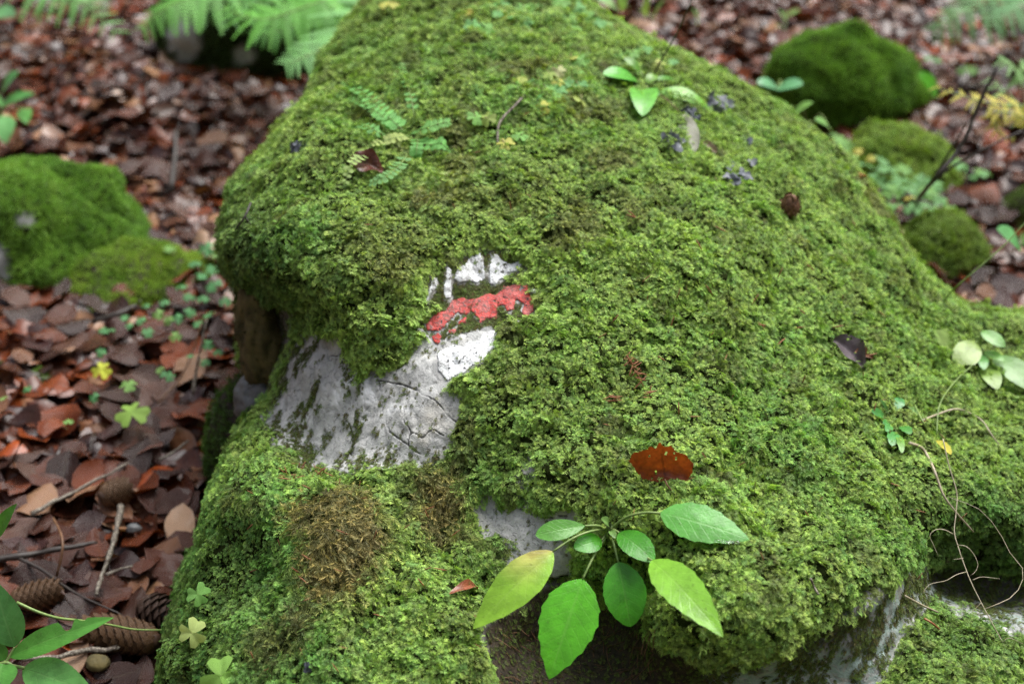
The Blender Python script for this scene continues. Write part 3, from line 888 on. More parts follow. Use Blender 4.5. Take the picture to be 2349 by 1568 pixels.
def boulder_moss():
    N = vert_normals(BP, BF)
    vpx, vpy, _ = proj(BP)
    inview = (vpx > -250) & (vpx < 2600) & (vpy > -300) & (vpy < 1850)
    wt = BMOSS * np.where(inview, 1.0, .35)
    # thin straggling growth over the bare patches
    tuftn = np.maximum(sstep(.05, .35, fbm(BP * np.array([1, 1, .6]), .020, 3, 91)) * .7, sstep(.10, .3, fbm(np.c_[(vpx + vpy * .35) / 15, vpy / 75, vpx * 0], 1.0, 3, 93)))
    left = np.clip(blob(vpx, vpy, 720, 930, 120, 200) + blob(vpx, vpy, 850, 1060, 120, 40) + .9 * blob(vpx, vpy, 640, 800, 70, 160), 0, 1)
    paintz = np.clip(blob(vpx, vpy, 1100, 690, 150, 130), 0, 1)
    wt_thin = (1 - BMOSS) * (np.clip(left * .8 * tuftn + paintz * .10 * tuftn + .03 * tuftn, 0, 1) + BATTR['lichen'] * .8 * tuftn + BATTR['soil'] * .12 + BATTR['film'] * 2.2)
    def colours(p):
        n = len(p)
        px, py, _ = proj(p)
        big, mid, fin = fbm(p, .14, 3, 41), fbm(p, .035, 3, 43), rng.random(n) * 2 - 1
        tint = np.tile(YEL, (n, 1))
        green = np.clip(.12 + .60 * mid + .45 * big + .25 * fin, 0, 1)
        lowleft = np.clip(sstep(900, 650, px) * sstep(950, 1200, py) + blob(px, py, 640, 520, 150, 130) * .7 + blob(px, py, 2250, 1250, 200, 150) + blob(px, py, 2200, 1480, 160, 80) * .5, 0, 1)
        green = np.clip(green + .55 * lowleft, 0, 1)
        tint = lerp(tint, GRN, green)
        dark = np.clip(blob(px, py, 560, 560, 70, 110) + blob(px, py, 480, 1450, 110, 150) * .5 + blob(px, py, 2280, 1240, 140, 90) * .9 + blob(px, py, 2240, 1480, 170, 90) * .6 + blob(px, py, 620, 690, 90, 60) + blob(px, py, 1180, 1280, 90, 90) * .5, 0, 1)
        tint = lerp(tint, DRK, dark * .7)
        oli = np.clip(sstep(.18, .5, fbm(p, .055, 3, 45)) * (.25 + .5 * sstep(800, 500, py)) + blob(px, py, 880, 560, 130, 70) * .5 + blob(px, py, 1130, 430, 160, 60) * .3, 0, .7)
        tint = lerp(tint, OLI, oli)
        tan = np.clip(1.05 * blob(px, py, 795, 1280, 95, 140, .25) + .8 * blob(px, py, 740, 1180, 90, 45) + .9 * blob(px, py, 1010, 1180, 75, 110) + .5 * blob(px, py, 640, 1480, 90, 90) + .45 * blob(px, py, 560, 1140, 50, 40), 0, 1)
        tanj = np.clip(tan + mid * .35 * (tan > .12), 0, 1)
        tint = lerp(tint, TAN, sstep(.3, .75, tanj) * .9)
        brn = np.clip(blob(px, py, 960, 1130, 60, 60) + blob(px, py, 1062, 985, 22, 60) + .6 * blob(px, py, 830, 1230, 50, 70) + .7 * sstep(.28, .5, fbm(p, .03, 2, 47)) + blob(px, py, 610, 1530, 60, 50) * .5, 0, 1)
        tint = lerp(tint, BRN, brn * np.clip(.6 + mid, 0, 1) * .85)
        return tint * (1 + .18 * fin)[:, None], tanj, lowleft, mid
    down = np.array([0, -.25, -1.0])
    def lay(n, w, coll_g, coll_d, s0, s1, lift, cell=None):
        p, k, T, u, v = sample_mesh(BP, BF, w, n * 5 if cell else n)
        if cell:                                           # thin out to an even cover
            q = np.floor(p / cell).astype(np.int64)
            _, first = np.unique(q[:, 0] * 1000003 + q[:, 1] * 1009 + q[:, 2], return_index=True)
            p, k, u, v = p[first], k[first], u[first], v[first]
            n = len(p)
        nn = N[T[k]]
        nor = nn[:, 0] * (1 - u - v)[:, None] + nn[:, 1] * u[:, None] + nn[:, 2] * v[:, None]
        tint, tanj, lowleft, mid = colours(p)
        lean = down + rng.normal(0, .55, (n, 3))
        nor2 = nor + rng.normal(0, .20, (n, 3)) + np.array([0, 0, .12])
        scl = rng.uniform(s0, s1, n) * (1 - .15 * lowleft) * (.92 + .2 * mid + .35 * fbm(p, .09, 2, 49))
        dry = tanj > .42
        pt = p + nor * (rng.random(n) * lift - .0015)[:, None]
        scatter('moss', boulder, pt[~dry], nor2[~dry], lean[~dry], scl[~dry], tint[~dry], coll_g)
        if dry.sum() > 10:
            o = scatter('dry_moss', boulder, pt[dry], nor2[dry], lean[dry] + np.array([0, -.3, -.8]), scl[dry], tint[dry], coll_d)
            o['label'] = 'straggly tan dried moss'
    inner = sstep(24, 30, BSD)
    lay(21000, wt * inner + 1e-9, PATCH, DRYPATCH, .85, 1.15, .006, .0086)
    lay(23000, wt * (1 - inner) + 1e-9, FROND, DANGLE, .5, .85, .003)
    # thin growth
    n = 19000
    p, k, T, u, v = sample_mesh(BP, BF, wt_thin, n)
    nor = N[T[k][:, 0]]
    fin = rng.random(n) * 2 - 1
    tint = lerp(np.tile(np.array([.15, .23, .045]), (n, 1)), BRN, np.clip(.3 + fin * .6, 0, 1)) * (1 + .3 * (rng.random(n) * 2 - 1))[:, None]
    o = scatter('moss', boulder, p + nor * .0008, nor + rng.normal(0, .15, (n, 3)), down + rng.normal(0, .5, (n, 3)), rng.uniform(.22, .5, n), tint, FROND)
    o['label'] = 'thin dark moss straggling over bare rock'
    # beards hanging from the edges of the moss above the bare face and the hollows
    edge = (BMOSS > .25) & (BMOSS < .95)
    n = 5200
    p, k, T, u, v = sample_mesh(BP, BF, np.where(edge, 1.0, 1e-6), n)
    nor = N[T[k][:, 0]]
    px, py, _ = proj(p)
    fin = rng.random(n)
    tint = lerp(np.tile(YEL * .75, (n, 1)), GRN, fin)
    b = np.clip(blob(px, py, 990, 1100, 110, 90) + blob(px, py, 1062, 985, 30, 80), 0, 1)
    tint = lerp(tint, BRN, b)
    scatter('moss', boulder, p + nor * .002, nor + rng.normal(0, .25, (n, 3)), np.array([0, -.1, -1.0]) + rng.normal(0, .35, (n, 3)), rng.uniform(.5, .95, n), tint, DANGLE)
boulder_moss()

# ------------------------------------------------------------------ mossy stones around the boulder
def stone_mesh(c, r, amp, seed, nu=72, nv=44, zmin=-.5):
    th = np.linspace(0, 2 * np.pi, nu, endpoint=False)
    ph = np.linspace(-np.pi / 2 * .7, np.pi / 2, nv)
    TH, PH = np.meshgrid(th, ph)
    d = np.stack([np.cos(PH) * np.cos(TH), np.cos(PH) * np.sin(TH), np.sin(PH)], -1).reshape(-1, 3)
    k = 1 + amp * fbm(d * .9 + seed * 3.1, .8, 3, seed) + amp * .25 * fbm(d + seed, .22, 2, seed + 5)
    P = np.array(c) + d * np.array(r) * k[:, None]
    i = np.arange(nu * nv).reshape(nv, nu)
    j = np.roll(i, -1, 1)
    F = np.stack([i[:-1], j[:-1], j[1:], i[1:]], -1).reshape(-1, 4)
    return P, F

def mossy_stone(name, label, cat, c, r, amp, seed, n, bare=None, col=None, scale=1.0, coll=None, group=None, mat=None, part='rock'):
    c = np.array(c, float)
    o = thing(name, label, cat, (c[0], c[1], float(gz(c[0], c[1]))), group)
    P, F = stone_mesh(c, r, amp, seed)
    px, py, _ = proj(P)
    moss = np.ones(len(P)) if bare is None else np.clip(1 - bare(px, py, P), 0, 1)
    moss = moss * (P[:, 2] > float(gz(c[0], c[1])) - .01)
    z = np.zeros(len(P))
    at_ = dict(under=moss, crack=z, soil=z + .15, lichen=z, chalk=z)
    add(part, P, F, mat or M_ROCK, o, attrs=at_)
    N = vert_normals(P, F)
    p, k, T, u, v = sample_mesh(P, F, moss + 1e-9, n)
    nor = N[T[k][:, 0]]
    mid, fin = fbm(p, .05, 3, seed + 70), rng.random(n) * 2 - 1
    c1, c2 = col or ((.14, .29, .035), (.075, .18, .025))
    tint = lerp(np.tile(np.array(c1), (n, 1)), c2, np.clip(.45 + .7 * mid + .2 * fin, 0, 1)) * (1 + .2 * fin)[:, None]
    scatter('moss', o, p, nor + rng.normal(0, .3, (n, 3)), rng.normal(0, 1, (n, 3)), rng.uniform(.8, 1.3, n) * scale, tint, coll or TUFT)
    return o

a = gpt(150, 640)
mossy_stone('mossy_stone', 'round stone wrapped in bright velvety moss on the litter at the left edge', 'stone', (a[0] - .05, a[1] + .06, .012), (.15, .13, .135), .42, 4, 15000,
            bare=lambda x, y, p: np.clip(1.1 * blob(x, y, 55, 505, 30, 22) + 1.2 * blob(x, y, 0, 600, 20, 50), 0, 1) > .5, scale=1.05, col=((.25, .47, .06), (.12, .29, .04)))
a = gpt(320, 690)
mossy_stone('moss_cushion', 'low yellow-green moss cushion spilling from the round stone towards the boulder', 'moss', (a[0] - .02, a[1] + .04, .012), (.11, .11, .050), .35, 9, 6000,
            col=((.29, .44, .045), (.15, .31, .035)), scale=.9, mat=M_SOIL, part='soil')
a = gpt(1935, 285)
mossy_stone('mossy_stone', 'domed dark green mossy stone out of focus behind the boulder', 'stone', (a[0], a[1] + .05, .015), (.155, .12, .125), .30, 12, 15000,
            col=((.22, .44, .04), (.10, .26, .025)), scale=.95)
a = gpt(2060, 420)
mossy_stone('mossy_stone', 'small rounded stone with pale green moss between boulder and dark twigs', 'stone', (a[0] + .005, a[1] + .02, .0), (.09, .09, .07), .35, 15, 5500,
            col=((.36, .50, .07), (.20, .36, .05)), scale=1.0, coll=FROND)
a = gpt(2170, 640)
mossy_stone('mossy_stone', 'low mossy stone half hidden behind the right slope of the boulder', 'stone', (a[0] + .0, a[1] + .05, .0), (.075, .08, .07), .25, 18, 5000,
            col=((.30, .44, .06), (.16, .28, .05)), scale=.9, coll=FROND)
a = gpt(2335, 520)
mossy_stone('moss_cushion', 'green moss cushion on the ground by the right edge', 'moss', (a[0] + .12, a[1], -.01), (.14, .10, .06), .25, 21, 4000, col=((.15, .24, .035), (.07, .14, .02)), mat=M_SOIL, part='soil')
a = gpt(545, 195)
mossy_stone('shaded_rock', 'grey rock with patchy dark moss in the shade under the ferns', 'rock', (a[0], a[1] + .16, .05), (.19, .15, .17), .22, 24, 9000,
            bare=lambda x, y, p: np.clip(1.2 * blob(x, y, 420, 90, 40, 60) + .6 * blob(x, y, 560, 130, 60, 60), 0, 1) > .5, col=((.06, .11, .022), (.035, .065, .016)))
a = gpt(10, 870)
mossy_stone('moss_cushion', 'dark brownish moss cushion on the litter by the left edge', 'moss', (a[0] - .01, a[1] + .01, -.012), (.055, .045, .045), .3, 27, 1500, col=((.10, .13, .03), (.07, .08, .025)), mat=M_SOIL, part='soil')
a = gpt(88, 890)
mossy_stone('moss_cushion', 'small bright moss cushion in the litter below the round stone', 'moss', (a[0], a[1] + .01, -.012), (.032, .03, .05), .3, 28, 900, col=((.14, .26, .035), (.08, .16, .025)), mat=M_SOIL, part='soil')
p_ = at(556, 925, 1.70)
mossy_stone('moss_cushion', 'green moss cushion at the foot of the boulder beneath the overhang', 'moss', (p_[0], p_[1], .04), (.05, .06, .13), .2, 31, 1800, col=((.10, .22, .03), (.055, .13, .02)), mat=M_SOIL, part='soil')
p_ = at(600, 800, 1.60)
mossy_stone('leaning_stone', 'narrow olive-brown stone wedged in the dark gap beneath the overhang', 'stone', p_, (.028, .04, .085), .55, 33, 420, col=((.09, .08, .022), (.05, .05, .015)), scale=.6, mat=M_BROWNROCK)
P_, F_ = stone_mesh(at(597, 905, 1.60), (.028, .03, .028), .4, 35)
o = add('small_stone', P_, F_, M_PEBBLE, None, loc=at(597, 905, 1.60)); tag(o, 'small grey stone at the foot of the leaning stone', 'stone')

# ------------------------------------------------------------------ leaves
def teeth(s, n, sharp=1.0):
    f = (s * n) % 1.0
    return np.where(f < .75, f / .75, (1 - f) / .25) ** 1.6 * sharp

PROFILE = {
    'hawk': lambda s: np.sin(np.pi * np.clip(s, 0, 1) ** .80) ** .85 * (1 - .12 * s),
    'oval': lambda s: np.sin(np.pi * np.clip(s, 0, 1) ** .95) ** .62,
    'spoon': lambda s: np.sin(np.pi * np.clip(s, 0, 1) ** 1.25) ** .60,
    'beech': lambda s: np.sin(np.pi * np.clip(s, 0, 1) ** .90) ** .75,
    'lance': lambda s: np.sin(np.pi * np.clip(s, 0, 1) ** .75) ** .9,
}

def leaf_vf(base, tip, up, width, prof='hawk', ns=26, na=6, bend=.06, fold=.12, tooth=(0, 0), wave=.0, bite=None, seed=0, twist=0.0, curl=0.0):
    base, tip = np.asarray(base, float), np.asarray(tip, float)
    a = tip - base; L = np.linalg.norm(a); x = a / L
    z = nrm(np.asarray(up, float) - (np.asarray(up, float) @ x) * x); y = np.cross(z, x)
    s = np.linspace(0, 1, ns + 1)
    w = PROFILE[prof](s) * width / 2
    w[0] = max(w[0], width * .02)
    if tooth[0]: w = w + teeth(s, tooth[0]) * tooth[1] * width * np.clip(np.sin(np.pi * s) * 2, 0, 1)
    c = np.linspace(-1, 1, na + 1)
    S, C = np.meshgrid(s, c, indexing='ij')
    Wd = np.repeat(w[:, None], na + 1, 1)
    if bite is not None:                                   # (side, s0, halfwidth, depth)
        for sd_, s0, hw, dp in bite:
            f = np.exp(-((S - s0) / hw) ** 4) * dp
            Wd = np.where(np.sign(C) == sd_, Wd * (1 - f), Wd)
    ph = seed * 1.7
    tw = twist * S
    lat = C * Wd
    hgt = bend * L * 4 * S * (1 - S) + fold * np.abs(lat) + wave * width * np.sin(S * 11 + ph + C * 1.3) * np.abs(C) - curl * L * S ** 3
    yy = lat * np.cos(tw) ; zz = hgt + lat * np.sin(tw)
    V = base + S[..., None] * a + yy[..., None] * y + zz[..., None] * z
    i = np.arange((ns + 1) * (na + 1)).reshape(ns + 1, na + 1)
    F = [tuple(q) for q in np.stack([i[:-1, :-1], i[1:, :-1], i[1:, 1:], i[:-1, 1:]], -1).reshape(-1, 4).tolist()]
    uv = np.stack([S, C * .5 + .5], -1).reshape(-1, 2)
    return V.reshape(-1, 3), F, uv

def leaf_col(uv, base, yellow=None, seed=0):
    n = len(uv)
    col = np.tile(np.array(base, float), (n, 1))
    nz = fbm(np.c_[uv * np.array([4, 3]), np.full(n, seed * 3.3)], 1.0, 2, seed + 5)
    col *= (1 + .18 * nz)[:, None]
    if yellow is not None:
        f = np.clip(yellow(uv[:, 0], uv[:, 1] * 2 - 1) + .18 * nz, 0, 1)
        col = lerp(col, (.62, .60, .16), f)
        col = lerp(col, (.22, .12, .04), sstep(.96, 1.0, f) * .35)
    return col

CAMD = np.array([0, -CP, SP])
UPV = np.array([0, 0, 1.0])

def green_leaf(parent, b, t, width_px, color, prof='hawk', up=None, petiole=None, seed=0, yellow=None, pr=.0011, mat=None, pmat=None, label=None, **kw):
    """b, t: world points of base and tip; width in photo pixels at the leaf's depth"""
    d = float(proj((np.asarray(b) + np.asarray(t)) / 2)[2])
    wd = width_px / W0 * KX * d
    V, F, uv = leaf_vf(b, t, CAMD * .75 + UPV * .65 if up is None else up, wd, prof, seed=seed, **kw)
    o = add('leaf', V, F, mat or M_LEAF, parent, uv=uv, col=leaf_col(uv, color, yellow, seed))
    if label: o['label'] = label
    if petiole is not None:
        pv, pf = tube_vf(spline(petiole, 12), np.linspace(pr * 1.15, pr * .8, 12), 6)
        add('petiole', pv, pf, pmat or M_STALK, o)
    # raised midrib on the underside-facing centre line
    return o

def c9(x, y, t): return at(782.7 + x * .33335, 1045.6 + y * .33335, t)
# hawkweed rosette in the middle of the foreground
HC = (.155, .42, .045); HCY = (.30, .50, .06); HCD = (.07, .33, .018)
cen = hp(1396, 1212, .006)
hawk = thing('hawkweed_plant', 'rosette of glossy toothed green leaves rooted on the lower rock below the russet leaf', 'plant', cen)
T0 = hd(1396, 1212)
def hk(x, y, dt): return c9(x, y, T0 + dt)
spec = [  # base, tip, width, colour, profile, petiole points, kw
    ((2195, 390, -.030), (2808, 575, -.050), 100, (.13, .42, .07), 'hawk', [(1845, 505, -.004), (1960, 420, -.020), (2080, 388, -.028), (2195, 390, -.030)], dict(tooth=(6, .035), bend=.05, fold=-.05, seed=1, up=CAMD * .6 + UPV * .9)),
    ((2135, 715, -.055), (2628, 1245, -.125), 98, (.24, .52, .05), 'hawk', [(1850, 515, -.002), (1960, 590, -.006), (2060, 670, -.022), (2135, 715, -.055)], dict(tooth=(7, .035), bend=.07, fold=.10, seed=2)),
    ((1910, 525, -.018), (2150, 725, -.045), 66, HCD, 'oval', [(1848, 505, -.004), (1875, 505, -.012), (1910, 525, -.018)], dict(tooth=(6, .02), bend=.08, fold=.06, seed=3, up=CAMD * .6 + UPV * .9)),
    ((1905, 728, -.028), (1990, 1172, -.040), 98, HCD, 'oval', [(1848, 525, -.004), (1875, 610, -.016), (1905, 728, -.028)], dict(tooth=(8, .02), bend=.06, fold=.10, seed=4)),
    ((1660, 845, -.030), (1430, 1533, -.055), 136, (.11, .45, .02), 'hawk', [(1835, 530, -.004), (1745, 670, -.02), (1700, 760, -.027), (1660, 845, -.030)], dict(tooth=(7, .035), bend=.05, fold=.12, seed=5)),
    ((1455, 655, -.035), (905, 1187, -.060), 100, (.28, .54, .045), 'hawk', [(1830, 500, -.004), (1720, 515, -.018), (1590, 565, -.028), (1455, 655, -.035)], dict(tooth=(5, .018), bend=.05, fold=.08, seed=6, yellow=lambda s, c: np.clip(1.5 - s * 2.6, 0, 1) * np.clip(.45 - .9 * c, 0, 1.0))),
    ((1675, 478, -.020), (1335, 545, -.030), 50, (.13, .36, .06), 'spoon', [(1830, 500, -.004), (1760, 478, -.014), (1675, 478, -.020)], dict(bend=.06, fold=.10, seed=7)),
    ((1790, 578, -.012), (1600, 632, -.026), 50, HCD, 'oval', [(1835, 520, -.003), (1812, 550, -.008), (1790, 578, -.012)], dict(tooth=(6, .015), bend=.08, fold=.1, seed=8)),
    ((1840, 470, -.010), (1785, 428, -.022), 22, (.2, .36, .10), 'oval', None, dict(bend=.1, fold=.25, seed=9, ns=14)),
    ((1850, 510, -.012), (1885, 565, -.024), 16, (.2, .36, .10), 'oval', None, dict(bend=.1, fold=.25, seed=10, ns=14)),
]
for k, (b, t, w, c, pf, pet, kw) in enumerate(spec):
    kw = dict(kw)
    kw.setdefault('ns', 48 if 'tooth' in kw else 26)
    green_leaf(hawk, hk(*b), hk(*t), w, c, pf, petiole=[hk(*q) for q in pet] if pet else None, label='leaf yellowing and browned along its upper edge' if k == 5 else None, **kw)
v, f = tube_vf([cen, cen + CAMD * .006 + UPV * .004, hk(1842, 500, -.010)], [.003, .0026, .0016], 8)
add('stem', v, f, M_STALK, hawk)

def c6(x, y): return 1565.3 + x * .33534, 525.9 + y * .33534
# second rosette near the crest, from the enlarged crop (2240..3040, 200..733)
def cA(x, y): return 1369.7 + x * .20824, 122.3 + y * .20824
def up_pt(q, lift): return hp(*q, lift)
cen = hp(*cA(515, 350), .006)
T1 = hd(*cA(515, 350))
ros = thing('hawkweed_plant', 'small bright green rosette near the crest beside a black stem', 'plant', cen)
for k, (b, t, w, c, pf, dt) in enumerate([((460, 335), (60, 235), 48, (.13, .46, .06), 'spoon', -.02), ((505, 395), (500, 695), 64, (.18, .52, .08), 'oval', -.03), ((690, 420), (1250, 635), 46, (.26, .58, .09), 'hawk', -.035),
                                          ((470, 200), (290, 55), 24, (.16, .36, .06), 'oval', -.02), ((640, 300), (870, 320), 20, (.12, .32, .05), 'oval', -.02), ((540, 330), (660, 245), 26, (.2, .40, .06), 'oval', -.02), ((560, 400), (680, 470), 20, (.12, .32, .05), 'oval', -.015)]):
    B, T_ = at(*cA(*b), hd(*cA(*b)) - .028), at(*cA(*t), hd(*cA(*t)) - .030 + .25 * dt)
    green_leaf(ros, B, T_, w, c, pf, petiole=[cen, (cen + B) / 2 + UPV * .003, B], seed=20 + k, bend=.12, fold=.12, ns=24, up=CAMD * .5 + UPV)
# pale plant on the right slope
cen = hp(2246, 811, .006); T2 = hd(2246, 811)
pl = thing('hawkweed_plant', 'pale green plant with nibbled leaves on the right shoulder of the boulder', 'plant', cen)
for k, (b, t, w, c, bite) in enumerate([((1850, 835), (1700, 715), 58, (0.285, 0.413, 0.120), [(1, .75, .2, .35)]), ((2000, 770), (1870, 965), 62, (0.300, 0.435, 0.105), [(1, .85, .12, .6)]), ((1835, 850), (1645, 880), 52, (0.270, 0.390, 0.105), None), ((2040, 700), (2205, 805), 36, (.22, .46, .12), None),
                                        ((2030, 850), (2060, 960), 28, (.15, .38, .10), None), ((2050, 930), (2150, 1095), 48, (0.240, 0.390, 0.075), None), ((2130, 870), (2420, 1110), 66, (0.180, 0.360, 0.098), [(-1, .35, .1, .5)]), ((2060, 840), (2200, 900), 24, (.2, .42, .1), None)]):
    B, T_ = at(*c6(*b), T2 - .02), at(*c6(*t), T2 - .035 - .0001 * max(0, t[1] - 850))
    green_leaf(pl, B, T_, w, c, 'oval', petiole=[cen, (cen + B) / 2 + UPV * .006, B], seed=30 + k, bend=.08, fold=.08, ns=24, bite=bite, up=CAMD * .6 + UPV * .8)
# small lobed plant
cen = hp(2048, 966, .004); T3 = hd(2048, 966)
lb = thing('lobed_seedling', 'small blue-green seedling with lobed leaves on the right slope', 'plant', cen)
for k, (t, w, c) in enumerate([((1490, 1150), 24, (.10, .34, .10)), ((1290, 1240), 20, (.10, .34, .08)), ((1370, 1330), 16, (.10, .36, .08)), ((1430, 1480), 26, (.12, .38, .10)), ((1390, 1380), 18, (.12, .38, .1)), ((1560, 1400), 22, (.12, .38, .08)), ((1600, 1230), 24, (.28, .48, .18)), ((1500, 1530), 16, (.2, .42, .08)), ((1350, 1160), 7, (.12, .30, .08))]):
    T_ = at(*c6(*t), hd(*c6(*t)) - .014)
    green_leaf(lb, cen * .6 + T_ * .4, T_, w, c, 'spoon', petiole=[cen, cen * .6 + T_ * .4], seed=40 + k, bend=.1, fold=.1, tooth=(4, .12), ns=20, pr=.0007)
# foreground plant at the lower left
FT = 1.27
fp = thing('leafy_sapling', 'leafy green sapling with a notched leaf in the lower left corner', 'plant', gpt(-60, 1640))
def c7(x, y, dt=0.): return at(x * .33335, 1045.6 + y * .33335, FT + dt)
stemp = [gpt(-60, 1640), c7(-60, 1480, .02), c7(40, 1420), c7(90, 1440), c7(165, 1455, -.005)]
v, f = tube_vf(spline(stemp, 14), .0016, 7); add('stem', v, f, M_STALK, fp)
for k, (b, t, w, c, kw) in enumerate([((100, 1310, 0), (-40, 850, -.01), 88, (.10, .30, .085), dict()), ((70, 1378, 0), (785, 1108, -.02), 66, (.105, .33, .05), dict(bite=[(1, .60, .055, .85), (1, .74, .03, .35)])),
                                      ((160, 1458, 0), (660, 1640, -.03), 92, (.13, .36, .085), dict()), ((20, 1420, 0), (-20, 1640, -.02), 86, (.10, .32, .05), dict()), ((30, 1405, .005), (-60, 1250, 0), 40, (.10, .31, .06), dict()),
                                      ((-30, 560, .02), (118, 325, .0), 40, (.09, .28, .04), dict())]):
    green_leaf(fp, c7(*b), c7(*t), w, c, 'hawk', seed=50 + k, bend=.05, fold=.16, ns=46, tooth=(16, .012), up=CAMD * .7 + UPV * .7, petiole=[c7(40, 1420), c7(*b)] if k < 5 else [c7(-60, 900, .02), c7(*b)], **kw)
st = thing('runner_stem', 'thin arching green runner crossing above the spruce cone', 'stem', c7(1110, 1195, .12))
v, f = tube_vf(spline([c7(115, 1005, .02), c7(260, 1070, .02), c7(400, 1112, .03), c7(560, 1130, .05), c7(750, 1158, .08), c7(920, 1190, .1), c7(1110, 1195, .12)], 30), np.linspace(.0015, .0009, 30), 6)
add('stem', v, f, M_STALK, st)

# ------------------------------------------------------------------ wood sorrel
def sorrel_leaflet():
    ns, na = 6, 6
    s = np.linspace(0, 1, ns + 1); c = np.linspace(-1, 1, na + 1)
    S, C = np.meshgrid(s, c, indexing='ij')
    reach = 1 - .24 * (1 - np.abs(C)) ** 1.5 - .30 * np.abs(C) ** 4
    x = S * reach; y = C * (.06 + .60 * S ** .75 * (1 - .12 * S)); z = .20 * np.abs(y) - .18 * S ** 2
    V = np.stack([x, y, z], -1).reshape(-1, 3)
    i = np.arange((ns + 1) * (na + 1)).reshape(ns + 1, na + 1)
    F = [tuple(q) for q in np.stack([i[:-1, :-1], i[1:, :-1], i[1:, 1:], i[:-1, 1:]], -1).reshape(-1, 4).tolist()]
    return make_mesh('leaflet', V, F, M_LEAFLET, uv=np.stack([S, C * .5 + .5], -1).reshape(-1, 2))
SORREL = sorrel_leaflet()
SG, SY, SB = (.22, .48, .10), (.58, .58, .12), (.19, .47, .14)

def sorrel(center, root, size, color, label, group, tilt=None, yaw=None, n=3):
    o = thing('wood_sorrel', label, 'sorrel', root, group)
    up = nrm(UPV + CAMD * .25 + rng.normal(0, .28, 3)) if tilt is None else nrm(tilt)
    ref = nrm(np.cross(up, [.3, 1, .2])); ref2 = np.cross(up, ref)
    y0 = rng.random() * 6.28 if yaw is None else yaw
    for k in range(n):
        th = y0 + k * 2 * math.pi / 3 + rng.normal(0, .08)
        d = ref * math.cos(th) + ref2 * math.sin(th)
        inst('leaflet', SORREL, frame(center, d - up * .08, up, size * rng.uniform(.9, 1.08)), o, np.array(color) * rng.uniform(.85, 1.15))
    midp = (root + center) / 2 + np.array([*rng.normal(0, .004, 2), .004])
    v, f = tube_vf(spline([root, midp, center], 7), .0005, 4)
    add('stalk', v, f, M_RSTALK, o)
    return o

def px2m(px, t): return px / W0 * KX * t
def c2(x, y): return 782.7 + x * .33534, y * .33534
top = [(905, 185, SB), (1010, 210, SG), (840, 100, SY), (1130, 130, SY), (1250, 150, SB), (1190, 110, SB), (1060, 85, SB), (1290, 225, (.5, .6, .2)), (1430, 100, SG), (1380, 95, SG), (1490, 60, SB), (1550, 140, SG),
       (1570, 190, SG), (1680, 130, SG), (1740, 150, SB), (1800, 165, SG), (1000, 55, SG), (1110, 20, SB), (1330, 40, SG), (1600, 60, SB), (1690, 45, SG), (330, 25, SY), (1500, 10, SG), (1240, 60, SG)]
for x, y, c in top:
    q = c2(x, y); h_ = hit(*q)
    t = proj(h_[0])[2]
    yl = c is SY
    sorrel(hp(*q, .014), h_[0], px2m(26, t), c, 'yellowing wood sorrel leaf on the far boulder top' if yl else 'pale green wood sorrel leaf on the far boulder top', 'wood sorrel on the boulder top')
mid_ = [(1210, 530, (.42, .50, .10)), (1320, 560, SB), (1560, 400, SY), (1640, 420, SG), (1450, 440, SG), (1480, 490, (.6, .62, .3)), (1430, 510, (.35, .48, .1)), (1600, 500, SG), (1480, 550, (.58, .56, .12)), (1625, 585, SB), (1490, 620, SB), (1440, 660, SG),
        (1330, 660, SB), (1640, 690, (.40, .50, .10)), (1370, 735, SY), (790, 720, (.3, .46, .1)), (1000, 810, (.36, .48, .1)), (1220, 925, SG), (1120, 980, SY), (920, 800, SG), (1730, 330, SG), (1890, 360, SG), (2060, 335, SB), (1990, 360, SG), (2150, 440, (.42, .48, .12)), (2250, 410, SB), (1530, 560, SB), (1400, 600, SG)]
for x, y, c in mid_:
    q = c2(x, y); h_ = hit(*q)
    t = proj(h_[0])[2]
    yl = c[0] > .38
    sorrel(hp(*q, .013), h_[0], px2m(23, t), c, 'yellow wood sorrel leaf among the moss below the crest' if yl else 'green wood sorrel leaf among the moss below the crest', 'wood sorrel below the crest')
for (x, y, sz, c, lb_, tl, yw) in [(1360, 950, 30, (.20, .45, .09), 'green wood sorrel trefoil on the lower left edge, topmost of three', (.1, -.7, .9), .4), (1320, 1215, 36, (.52, .64, .20), 'pale yellow-green wood sorrel with folded leaflets on the lower left edge', (0, -.9, .7), 2.6), (1520, 1510, 52, (.27, .52, .08), 'large wood sorrel leaf cut off by the bottom edge', (0, -.7, .9), 1.0)]:
    q = (x * .33335, 1045.6 + y * .33335); h_ = hit(q[0] + 12, q[1])
    t = proj(h_[0])[2]
    sorrel(at(*q, t - .022), h_[0] , px2m(sz, t), c, lb_, None, np.array(tl), yw)
def c4(x, y): return x * .33534, 525.9 + y * .33534
gl = [(1410, 130, 34), (1490, 170, 28), (1380, 310, 30), (1460, 380, 34), (1290, 460, 24), (1390, 470, 26), (1420, 580, 30), (1540, 490, 26), (1300, 570, 24), (1150, 620, 22), (1210, 610, 24), (1010, 700, 26), (1200, 730, 24), (1420, 790, 26), (1490, 840, 22), (1400, 910, 22),
      (880, 1060, 34), (1150, 1000, 30), (690, 840, 22), (850, 600, 20), (740, 690, 26), (470, 1310, 20), (180, 1090, 22), (20, 1150, 20), (1090, 960, 20), (1000, 520, 20), (1120, 500, 22), (700, 690, 18), (880, 660, 16), (1160, 130, 26), (1330, 230, 28), (1450, 270, 28), (1240, 390, 26), (1350, 640, 24), (1080, 580, 24), (960, 620, 22), (1300, 860, 22), (640, 1150, 22)]
